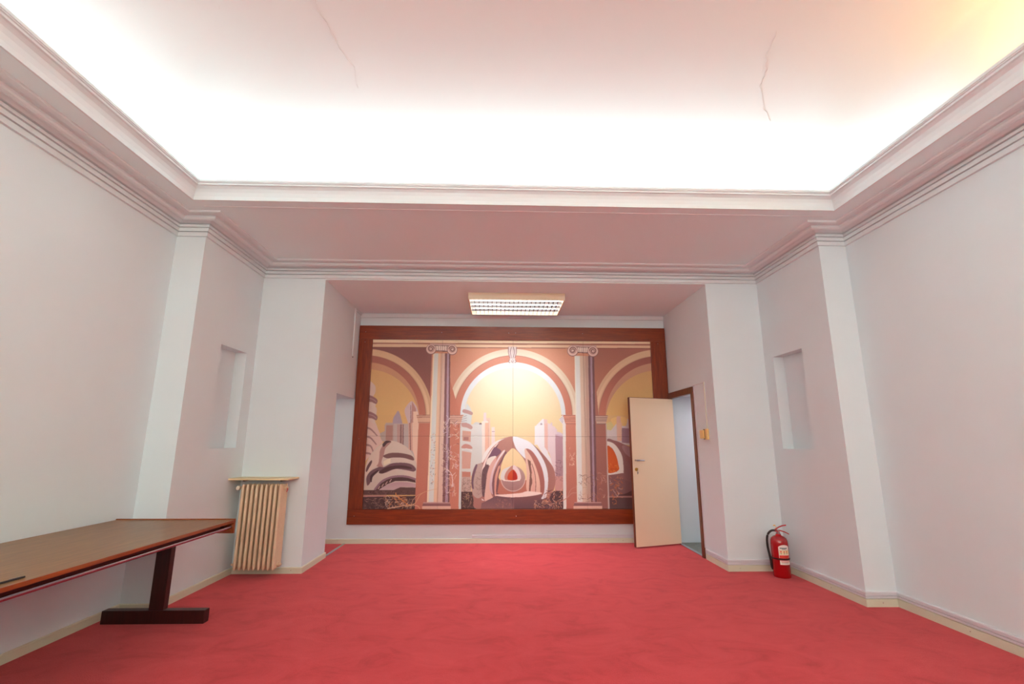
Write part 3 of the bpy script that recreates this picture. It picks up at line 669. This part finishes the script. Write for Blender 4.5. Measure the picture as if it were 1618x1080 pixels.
# metal strip where the carpet enters the recess
b = new(); sweep(b, [(XL2-.012, 4.64), (XL2-.012, Y3-.012)], [(-.013, -1), (-.010, -.9965), (.010, -.9965), (.013, -1), (0, -1.004)], side=1); obj('trim_6', b, M['steel'], kind='structure')
b = new(); box(b, XR2-.004, XR2+.03, 4.585, Y3-.06, -1.002, -.996); obj('trim_7', b, M['steel'], kind='structure')
# ------------------------------------------------------------------ mural in its wooden frame
FX0, FX1, FZ0, FZ1 = -1.521, 1.859, -.812, 1.262
IX0, IX1, IZ0, IZ1 = -1.373, 1.693, -.667, 1.110
mural = thing('framed_mural', 'wall-wide painted mural of arches, columns and spheres in a mahogany frame', 'mural', V((FX0+FX1)/2, Y3, FZ0))
FY0, FY1 = 5.192, Y3
def board(x0, x1, z0, z1, m_):
    b = new(); box(b, x0, x1, FY0, FY1, z0, z1); return obj('frame_board', b, m_, parent=mural, bevel=.004, origin=V(x0, FY1, z0))
board(FX0, FX1, IZ1, FZ1, M['frame_h']); board(FX0, FX1, FZ0, IZ0, M['frame_h'])
board(FX0, IX0, IZ0+.001, IZ1-.001, M['frame_v']); board(IX1, FX1, IZ0+.001, IZ1-.001, M['frame_v'])
b = new(); box(b, IX0, IX1, 5.212, Y3, IZ0, IZ1); obj('backing_board', b, M['dark'], parent=mural)
for x, z in ((-1.454, 1.19), (-1.454, 1.076), (-.623, 1.19), (.117, 1.19), (.191, 1.191), (.937, 1.191), (1.775, 1.083), (-1.452, .038), (-1.448, -.731), (1.775, .1), (.2, -.735)):
    b = new(); lathe(b, [(.0055, 0), (.0055, .001), (.003, .003)], (0, 0, 0), 10, 'y'); bmesh.ops.scale(b, vec=(1, -1, 1), verts=b.verts)
    o = obj('screw', b, M['steel'], parent=mural); o.location = V(x, FY0, z)-mural.location
PAINT_GAIN = .95
img = paint_mural(760)          # rows run from the bottom up
ny, nx = img.shape[:2]
img = img*.80+img.mean(2, keepdims=True)*.20      # the paint is a little chalky
lin_img = np.where(img <= .04045, img/12.92, ((img+.055)/1.055)**2.4)*PAINT_GAIN
def mural_panel(c0, c1, r0, r1):
    g = .0012
    x0, x1 = MX0+(MX1-MX0)*c0/nx, MX0+(MX1-MX0)*c1/nx; z0, z1 = MZ0+(MZ1-MZ0)*r0/ny, MZ0+(MZ1-MZ0)*r1/ny
    w_, h_ = c1-c0, r1-r0
    X, Z = np.meshgrid(np.linspace(x0+g, x1-g, w_), np.linspace(z0+g, z1-g, h_))
    ox, oz = x0, z0; co = np.zeros((h_, w_, 3), np.float32); co[..., 0] = X-ox; co[..., 2] = Z-oz
    idx = np.arange(w_*h_).reshape(h_, w_)
    q = np.stack([idx[:-1, :-1], idx[:-1, 1:], idx[1:, 1:], idx[1:, :-1]], -1).reshape(-1, 4)
    ring = np.concatenate([idx[0, :], idx[1:, -1], idx[-1, -2::-1], idx[-2:0:-1, 0]])
    nb = len(ring); back = co.reshape(-1, 3)[ring].copy(); back[:, 1] = .009
    base_ = w_*h_; bi = np.arange(nb)+base_
    side = np.stack([ring, bi, np.roll(bi, -1), np.roll(ring, -1)], -1)
    faces = np.concatenate([q, side]); vs = np.concatenate([co.reshape(-1, 3), back])
    me = bpy.data.meshes.new('mural_panel'); me.vertices.add(len(vs)); me.vertices.foreach_set('co', vs.ravel())
    me.loops.add(faces.size); me.loops.foreach_set('vertex_index', faces.ravel().astype(np.int32))
    me.polygons.add(len(faces)); me.polygons.foreach_set('loop_start', np.arange(0, faces.size, 4, dtype=np.int32))
    me.update(calc_edges=True)
    ca = me.color_attributes.new('paint', 'FLOAT_COLOR', 'POINT')
    col = np.ones((len(vs), 4), np.float32); pc = lin_img[r0:r1, c0:c1].reshape(-1, 3); col[:base_, :3] = pc; col[base_:, :3] = pc[ring]
    ca.data.foreach_set('color', col.ravel()); me.materials.append(M['mural'])
    o = bpy.data.objects.new('mural_panel', me); COL.objects.link(o); o.parent = mural
    o.location = Vector((ox, MURAL_Y*S, oz))-mural.location
def ci(x): return int(round((x*S-MX0)/(MX1-MX0)*nx))
def ri(z): return int(round(((z+1)*S-MZ0)/(MZ1-MZ0)*ny))
cs = [0, ci(-.612), ci(.163), ci(.941), nx]; rs = [0, ri(.067), ny]
for i in range(4):
    for j in range(2): mural_panel(cs[i], cs[i+1], rs[j], rs[j+1])
# ------------------------------------------------------------------ door: frame and open leaf
door = thing('door_1', 'cream flush door standing open in front of the mural', 'door', V(1.868, 5.14, -1)); del door['category']; door['kind'] = 'structure'
def frame_part(x0, x1, y0, y1, z0, z1):
    b = new(); box(b, x0, x1, y0, y1, z0, z1); return obj('door_frame', b, M['door_wood'], parent=door, bevel=.003)
XF0, XF1 = XR2-.016, XR2+.022
frame_part(XF0, XF1, 4.53, 4.578, -1, .532); frame_part(XF0, XF1, 5.178, 5.226, -1, .532); frame_part(XF0, XF1, 4.578, 5.178, .47, .532)
hx, hy = 1.862, 5.150; tx, ty = 1.345, 4.968
lw = math.hypot(tx-hx, ty-hy)*S; ang = math.atan2(ty-hy, tx-hx)
RZ = Matrix.Rotation(ang, 4, 'Z').to_3x3(); H0 = V(hx, hy, -.988)
hgt = (.463+.988)*S
def leaf_box(name, m_, x0, x1, y0, y1, z0, z1, bev=.002, par=None):   # local leaf coordinates, metres; +x towards the free edge, +y towards the room
    b = new(); mbox(b, ((x0+x1)/2, (y0+y1)/2, (z0+z1)/2), (x1-x0, y1-y0, z1-z0))
    for v_ in b.verts: v_.co = RZ @ v_.co
    return obj(name, b, m_, parent=par or door, bevel=bev, origin=None)
def place(o):
    o.location = H0-door.location; return o
leaf = place(leaf_box('door_leaf', M['door'], 0, lw-.006, .002, .042, 0, hgt))
e = leaf_box('edge_strip', M['door_wood'], lw-.006, lw, 0, .044, 0, hgt, par=leaf); e.location = (0, 0, 0)
e = leaf_box('edge_strip', M['door_wood'], 0, lw-.006, 0, .044, hgt, hgt+.006, par=leaf); e.location = (0, 0, 0)
def leaf_mesh(name, bm, m_, smooth=True):
    for v_ in bm.verts: v_.co = RZ @ v_.co
    o = obj(name, bm, m_, parent=leaf, smooth=smooth); o.location = (0, 0, 0); return o
HZ = (.988-.167)*S
b = new(); lathe(b, [(.012, .042), (.012, .050), (.009, .055), (.009, .088), (.011, .092), (.011, .097)], (lw-.055, 0, HZ), 18, 'y')
tube(b, [(lw-.045, .088, HZ), (lw-.075, .092, HZ), (lw-.12, .092, HZ), (lw-.175, .086, HZ)], [.011, .011, .010, .009], 12)
h_ = leaf_mesh('door_handle', b, M['steel']); h_['label'] = 'steel lever handle'
b = new(); lathe(b, [(.024, .042), (.024, .046), (.020, .051)], (lw-.065, 0, HZ-.125), 20, 'y'); lathe(b, [(.013, .050), (.013, .066), (.009, .069)], (lw-.068, 0, HZ-.118), 16, 'y'); leaf_mesh('lock_rose', b, M['brass'])
b = new(); lathe(b, [(.007, .066), (.007, .075)], (lw-.066, 0, HZ-.165), 12, 'y'); mbox(b, (lw-.066, .070, HZ-.145), (.005, .002, .04)); mbox(b, (lw-.066, .070, HZ-.178), (.012, .003, .018)); leaf_mesh('key', b, M['steel'], False)
# hinges on the frame
for z in (-.8, -.25, .3):
    b = new(); lathe(b, [(.007, 0), (.007, .09)], (0, 0, 0), 10); o = obj('hinge', b, M['steel'], parent=door); o.location = V(hx, hy+.012, z)-door.location
# cable duct and switch by the door
def sbox(name, m_, parent, x0, x1, y0, y1, z0, z1, bev=.0015):
    b = new(); box(b, x0, x1, y0, y1, z0, z1); c0 = V((x0+x1)/2, (y0+y1)/2, z0)
    return obj(name, b, m_, parent=parent, bevel=bev, origin=c0)
du = thing('cable_duct', 'thin cream cable duct running from the door frame down to the light switch', 'cable duct', V(XR2, 4.30, .128))
sbox('duct_run', M['cream_duct'] if 'cream_duct' in M else M['base'], du, XR2-.007, XR2-.0005, 4.278, 4.286, .132, .545)
sbox('duct_run', M['duct'], du, XR2-.007, XR2-.0005, 4.286, 4.515, .539, .545)
sbox('duct_strip', M['duct'], du, XR2-.006, XR2-.0005, 4.508, 4.528, -.91, .539)
sw = thing('light_switch', 'cream plastic switch box beside the door frame', 'switch', V(XR2, 4.33, .03))
sbox('back_box', M['cream'], sw, XR2-.020, XR2-.0005, 4.262, 4.302, .034, .128, .003)
sbox('rocker', M['cream'], sw, XR2-.033, XR2-.0005, 4.312, 4.388, .044, .118, .004)
sbox('side_plate', M['dark'], sw, XR2-.020, XR2-.0005, 4.302, 4.336, .036, .126, .001)
# cable duct in the left corner of the alcove
du2 = thing('cable_duct', 'white cable duct hanging in the corner left of the mural', 'cable duct', V(XL2, 5.03, .886))
sbox('duct_run', M['trim'], du2, XL2, XL2+.013, 4.995, 5.030, .886, ZA-.004)
sbox('duct_run', M['trim'], du2, XL2, XL2+.013, 5.030, Y3-.015, ZA-.028, ZA-.004)
b = new(); lathe(b, [(.006, 0), (.006, .012)], (0, 0, 0), 10); o = obj('duct_end', b, M['dark'], parent=du2); o.location = V(XL2+.006, 5.012, .872)-du2.location
# ------------------------------------------------------------------ ceiling fixture
LX0, LX1, LY0, LY1, LZ0, LZ1 = -.29, .638, 4.42, 4.985, 1.340, ZA
fx = thing('ceiling_light', 'rectangular louvred fluorescent ceiling light above the mural', 'ceiling light', V((LX0+LX1)/2, (LY0+LY1)/2, LZ0))
b = new(); t = .012
box(b, LX0, LX1, LY0, LY0+t, LZ0, LZ1-.006); box(b, LX0, LX1, LY1-t, LY1, LZ0, LZ1-.006); box(b, LX0, LX0+t, LY0+t, LY1-t, LZ0, LZ1-.006); box(b, LX1-t, LX1, LY0+t, LY1-t, LZ0, LZ1-.006)
box(b, LX0, LX1, LY0, LY1, LZ1-.006, LZ1)
obj('housing', b, M['fixture'], parent=fx, origin=fx.location)
ix0, ix1, iy0, iy1 = LX0+t, LX1-t, LY0+t, LY1-t
def blade(name, x0, x1, y0, y1, along):
    b = new(); za, zb = LZ0+.001, LZ0+.024
    if along == 'x': q = [(x0, y0-.002, za), (x0, y0+.002, za), (x0, y0+.008, zb), (x0, y0-.008, zb)]; q2 = [(x1,)+p[1:] for p in q]
    else: q = [(x0-.0015, y0, za), (x0+.0015, y0, za), (x0+.007, y0, zb), (x0-.007, y0, zb)]; q2 = [(p[0], y1, p[2]) for p in q]
    A_ = [b.verts.new(V(*p)) for p in q]; B_ = [b.verts.new(V(*p)) for p in q2]
    for i in range(4): b.faces.new((A_[i], A_[(i+1) % 4], B_[(i+1) % 4], B_[i]))
    b.faces.new(A_[::-1]); b.faces.new(B_); obj(name, b, M['louver'], parent=fx, origin=V(*q[0]))
for k in range(20): x = ix0+(ix1-ix0)*(k+1)/21; blade('cross_blade', x, x, iy0, iy1, 'y')
for k in range(3): y = iy0+(iy1-iy0)*(k+1)/4; blade('long_blade', ix0, ix1, y, y, 'x')
for k in range(4):
    y = iy0+(iy1-iy0)*(k+.5)/4; b = new(); tube(b, [V(ix0+.01, y, LZ0+.040), V(ix1-.01, y, LZ0+.040)], .009, 12); obj('fluorescent_tube', b, M['tube'], parent=fx, smooth=True, origin=V(ix0, y, LZ0+.04))
# ------------------------------------------------------------------ radiator, its shelf
RX0, RX1, RY0, RY1, RZ0, RZ1 = -1.976, -1.656, 3.915, 4.055, -.940, -.316
rad = thing('radiator', 'cream cast column radiator under the shelf beside the left pier', 'radiator', V((RX0+RX1)/2, (RY0+RY1)/2, -1))
NS = 9; pitch = (RX1-RX0)/NS
def section():
    b = new(); z0, z1 = (RZ0+1)*S, (RZ1+1)*S; y0, y1 = -(RY1-RY0)/2*S, (RY1-RY0)/2*S; w_ = pitch*S
    nt_ = 6; dy = (y1-y0)/nt_
    for k in range(nt_):
        yc = y0+dy*(k+.5); ry = dy*.495; rx = w_*(.32 if k == 0 else .2)
        prof = [(.35, z0+.004), (.8, z0+.02), (1, z0+.05), (1, z1-.05), (.8, z1-.02), (.35, z1-.004)]
        rings = [[b.verts.new((rx*s_*math.cos(2*PI*i/12), yc+ry*s_*math.sin(2*PI*i/12), z)) for i in range(12)] for s_, z in prof]
        for A_, B_ in zip(rings, rings[1:]):
            for i in range(12): b.faces.new((A_[i], A_[(i+1) % 12], B_[(i+1) % 12], B_[i]))
        b.faces.new(rings[0][::-1]); b.faces.new(rings[-1])
    for zc in (z0+.045, z1-.045): mbox(b, (0, 0, zc), (w_*.32, (y1-y0)*.86, .05)); lathe(b, [(.022, -w_/2), (.022, w_/2)], (0, 0, zc), 14, 'x')
    for zc in (z0+(z1-z0)*.30, z0+(z1-z0)*.70): mbox(b, (0, 0, zc), (w_*.26, (y1-y0)*.86, .035))
    return b
s0 = obj('radiator_section', section(), M['rad'], parent=rad, smooth=True)
s0.location = (-(RX1-RX0)/2*S+pitch*S*.5, 0, 0)
for k in range(1, NS): copy_of(s0, (k*pitch*S, 0, 0), rad)
def rad_part(name, bm, m_, lab=None):
    o = obj(name, bm, m_, parent=rad, smooth=True); o.location = -rad.location+Vector((0, 0, 0))
    if lab: o['label'] = lab
    return o
b = new(); p = V(RX0-.02, 3.99, RZ1-.03); tube(b, [V(RX0, 3.985, RZ1-.032), V(RX0-.045, 3.985, RZ1-.032)], .012); tube(b, [V(RX0-.035, 3.985, RZ1-.032), V(RX0-.035, Y2-.002, RZ1-.032)], .010)
rad_part('supply_pipe', b, M['rad'])
b = new(); lathe(b, [(.012, 0), (.022, .006), (.024, .03), (.019, .042)], (0, 0, 0), 18, 'y'); bmesh.ops.scale(b, vec=(1, -1, 1), verts=b.verts); bmesh.ops.translate(b, verts=b.verts, vec=V(RX0-.035, 3.98, RZ1-.032)); rad_part('valve_knob', b, M['white'])
b = new(); tube(b, [V(RX0, 3.985, RZ0+.03), V(RX0-.03, 3.985, RZ0+.03), V(RX0-.035, 3.99, RZ0+.03)], .012); tube(b, [V(RX0-.028, 3.985, RZ0+.03), V(RX0-.028, Y2-.002, RZ0+.03)], .010); rad_part('return_pipe', b, M['rad'])
for z in (RZ1-.032, RZ0+.033):
    b = new(); lathe(b, [(.026, 0), (.026, .010), (.014, .014), (.014, .024)], (0, 0, 0), 16, 'x'); bmesh.ops.translate(b, verts=b.verts, vec=V(RX1, 3.985, z)); rad_part('end_plug', b, M['rad'])
b = new(); tube(b, [V(RX1+.012, 3.985, RZ1-.032), V(RX1+.022, 3.97, RZ1-.045), V(RX1+.02, 3.955, RZ1-.06)], [.006, .005, .004]); rad_part('bleed_valve', b, M['ext_lever'])
for x in (RX0+pitch*1.02, RX1-pitch*1.02):
    for z in (RZ0+.07, RZ1-.07):
        b = new(); tube(b, [V(x, 3.99, z), V(x, Y2-.002, z)], .007); rad_part('wall_bracket', b, M['dark'])
sh = thing('wall_shelf', 'narrow cream stone shelf above the radiator', 'shelf', V((XL1-1.604)/2, Y2, -.287))
b = new(); box(b, XL1, -1.604, 3.9, Y2, -.286, -.272); obj('shelf_board', b, M['shelf'], parent=sh, bevel=.003, origin=sh.location)
for x in (-1.98, -1.69):
    b = new(); prism(b, [(x-.004, 3.96), (x+.004, 3.96), (x+.004, Y2), (x-.004, Y2)], -.298, -.286); obj('bracket', b, M['dark'], parent=sh, origin=V(x, Y2, -.298))
# ------------------------------------------------------------------ table
TX0, TX1, TY0, TY1, TZ = -2.255, -1.560, .25, 3.085, -.452
tb = thing('long_table', 'long wooden table with dark trestle leg against the left wall', 'table', V((TX0+TX1)/2, (TY0+TY1)/2, -1))
def tpart(name, m_, x0, x1, y0, y1, z0, z1, bev=.002):
    b = new(); box(b, x0, x1, y0, y1, z0, z1); return obj(name, b, m_, parent=tb, bevel=bev, origin=V((x0+x1)/2, (y0+y1)/2, z0))
tpart('table_top', M['table_top'], TX0, TX1-.008, TY0+.012, TY1-.012, TZ-.016, TZ)
tpart('edge_strip', M['table_edge'], TX1-.008, TX1, TY0+.012, TY1-.012, TZ-.016, TZ+.0005)
for y0 in (TY1-.012, TY0): tpart('end_board', M['table_edge'], TX0, TX1, y0, y0+.012, TZ-.076, TZ+.006)
b = new(); tube(b, [V(TX1-.020, TY0+.012, TZ-.040), V(TX1-.020, TY1-.012, TZ-.040)], .0135, 20); o = obj('side_rail', b, M['chrome'], parent=tb, smooth=True); o.location = -tb.location; o['label'] = 'polished steel tube rail'
b = new(); tube(b, [V(TX0+.04, TY0+.012, TZ-.040), V(TX0+.04, TY1-.012, TZ-.040)], .0135, 20); o = obj('side_rail', b, M['chrome'], parent=tb, smooth=True); o.location = -tb.location
tpart('apron', M['table_leg'], TX1-.075, TX1-.058, TY0+.012, TY1-.012, TZ-.052, TZ-.016)
for yl in (3.030, .42):
    tpart('leg', M['table_leg'], -1.962, -1.880, yl, yl+.04, -.930, TZ-.016); tpart('foot', M['table_leg'], -2.215, -1.645, yl-.005, yl+.045, -1, -.930, .004)
    tpart('cross_bearer', M['table_leg'], -2.2, -1.60, yl, yl+.04, TZ-.05, TZ-.016)
pen = thing('pen', 'dark slim pen lying near the edge of the long table', 'pen', V(-1.607, 1.73, TZ))
pd = (V(-1.600, 1.815, TZ)-V(-1.606, 1.70, TZ)).normalized(); p0 = V(-1.606, 1.715, TZ)+Vector((0, 0, .0055))
b = new(); tube(b, [p0, p0+pd*.135], [.005, .0045], 12); o = obj('barrel', b, M['pen'], parent=pen, smooth=True); o.location = -pen.location
b = new(); tube(b, [p0-pd*.012, p0], [.001, .004], 12); o = obj('tip', b, M['steel'], parent=pen, smooth=True); o.location = -pen.location
b = new(); c_ = p0+pd*.09+Vector((0, 0, .006)); mbox(b, c_, (.003, .055, .0015), Matrix.Rotation(math.atan2(pd.y, pd.x)-PI/2, 3, 'Z')); o = obj('clip', b, M['steel'], parent=pen); o.location = -pen.location
# ------------------------------------------------------------------ fire extinguisher
EX, EY = 2.200, 3.925; EL = V(EX, EY, -1); R_ = .0865
ex = thing('fire_extinguisher', 'red fire extinguisher with black hose standing in the right-hand corner', 'fire extinguisher', EL)
def epart(name, bm, m_, smooth=True, lab=None, par=None):
    o = obj(name, bm, m_, smooth=smooth); o.parent = par or ex
    if lab: o['label'] = lab
    return o
b = new(); lathe(b, [(R_*.90, 0), (R_*.97, .004), (R_, .012), (R_, .345), (R_*.97, .372), (R_*.86, .395), (R_*.62, .412), (R_*.36, .422), (R_*.30, .426), (R_*.30, .436)], (0, 0, 0), 48)
body = epart('cylinder_body', b, M['ext'])
b = new(); lathe(b, [(.022, .432), (.022, .444), (.017, .448), (.017, .474), (.012, .480)], (0, 0, 0), 20); epart('valve', b, M['steel'])
dv = Vector((.93, -.36, 0))
def bar(bm, pts, wd, th):
    rings = []
    for i, (s_, z) in enumerate(pts):
        c = dv*s_; n_ = Vector((-dv.y, dv.x, 0))*wd/2; rings.append([bm.verts.new(c+n_*a+Vector((0, 0, z+th*k/2))) for a, k in ((-1, -1), (1, -1), (1, 1), (-1, 1))])
    for A_, B_ in zip(rings, rings[1:]):
        for i in range(4): bm.faces.new((A_[i], A_[(i+1) % 4], B_[(i+1) % 4], B_[i]))
    bm.faces.new(rings[0][::-1]); bm.faces.new(rings[-1])
b = new(); bar(b, [(-.028, .462), (.0, .474), (.03, .470), (.07, .458), (.105, .440)], .026, .010); epart('carry_handle', b, M['ext_lever'], False)
b = new(); bar(b, [(-.030, .478), (-.012, .490), (.015, .508), (.05, .524), (.085, .530)], .026, .010); bar(b, [(-.030, .462), (-.030, .482)], .026, .010); epart('squeeze_lever', b, M['ext_lever'], False)
b = new(); bar(b, [(-.040, .520), (-.022, .524), (-.012, .500)], .026, .006); bar(b, [(-.016, .50), (-.008, .480)], .012, .006); epart('safety_tag', b, M['yellow'], False)
L = -dv
hose = [L*.012+Vector((0, 0, .466)), L*.045+Vector((0, 0, .470)), L*.075+Vector((0, 0, .458)), L*.102+Vector((0, 0, .425)), L*.115+Vector((0, 0, .375)), L*.116+Vector((0, 0, .31)), L*.110+Vector((0, 0, .25)), L*.103+Vector((0, -.004, .19)), L*.099+Vector((0, -.006, .145))]
hs = [Vector(p) for p in spline([(p.x, p.y) for p in hose], False)] if False else hose
def cr3(P):
    o = []
    for i in range(len(P)-1):
        a, b_, c, d = P[max(i-1, 0)], P[i], P[i+1], P[min(i+2, len(P)-1)]
        for k in range(5):
            t_ = k/5; o.append(.5*((2*b_)+(c-a)*t_+(2*a-5*b_+4*c-d)*t_*t_+(3*b_-a-3*c+d)*t_**3))
    return o+[P[-1]]
b = new(); tube(b, cr3(hose), .0115, 12); epart('hose', b, M['black'])
b = new(); tube(b, [hose[-1], hose[-1]+Vector((.004, 0, -.05)), hose[-1]+Vector((.010, 0, -.075))], [.0125, .0125, .009], 12); epart('nozzle', b, M['black'])
b = new(); lathe(b, [(R_, .186), (R_+.003, .186), (R_+.003, .198), (R_, .198)], (0, 0, 0), 48); epart('strap', b, M['black'])
def patch(name, m_, a0, a1, z0, z1, off=.0008, arch=0, par=None):
    b = new(); n = 16; r = R_+off; lo = []; hi = []; lo2 = []; hi2 = []
    for i in range(n+1):
        t_ = i/n; a = math.radians(a0+(a1-a0)*t_); zt = z1+arch*(math.sin(PI*t_)**.7 if arch else 0)
        for l_, rr, z in ((lo, r, z0), (hi, r, zt), (lo2, R_-.001, z0), (hi2, R_-.001, zt)): l_.append(b.verts.new((rr*math.cos(a), rr*math.sin(a), z)))
    for i in range(n):
        b.faces.new((lo[i], lo[i+1], hi[i+1], hi[i])); b.faces.new((hi[i], hi[i+1], hi2[i+1], hi2[i])); b.faces.new((lo2[i], lo2[i+1], lo[i+1], lo[i]))
    return epart(name, b, m_, True, par=par)
A0, A1 = -128, -52
lab = patch('label_panel', M['label'], A0, A1, .205, .315, arch=.022)
patch('label_band', M['label_cream'], A0+3, A1-1, .238, .283, .0014, par=lab); patch('label_band', M['label_red'], A0+3, A1-3, .206, .233, .0014, par=lab)
patch('lettering', M['label_teal'], A0+8, A1-16, .299, .309, .0014, par=lab); patch('lettering', M['label_teal'], A0+22, A1-28, .292, .296, .0014, par=lab)
for k in range(3):
    a = A0+10+k*20; patch('pictogram', M['label_red'], a, a+9, .262, .274, .0020, par=lab); patch('pictogram', M['label_teal'], a+2, a+8, .246, .254, .0020, par=lab)
patch('lettering', M['black'], A0+4, A1-8, .285, .2865, .0020, par=lab)
lab2 = patch('lower_label', M['label'], A0+3, A1+2, .138, .180)
patch('lettering', M['label_red'], A0+10, A1-2, .166, .172, .0014, par=lab2)
for z in (.157, .150): patch('lettering', M['print_grey'], A0+12, A1-14, z, z+.0022, .0014, par=lab2)
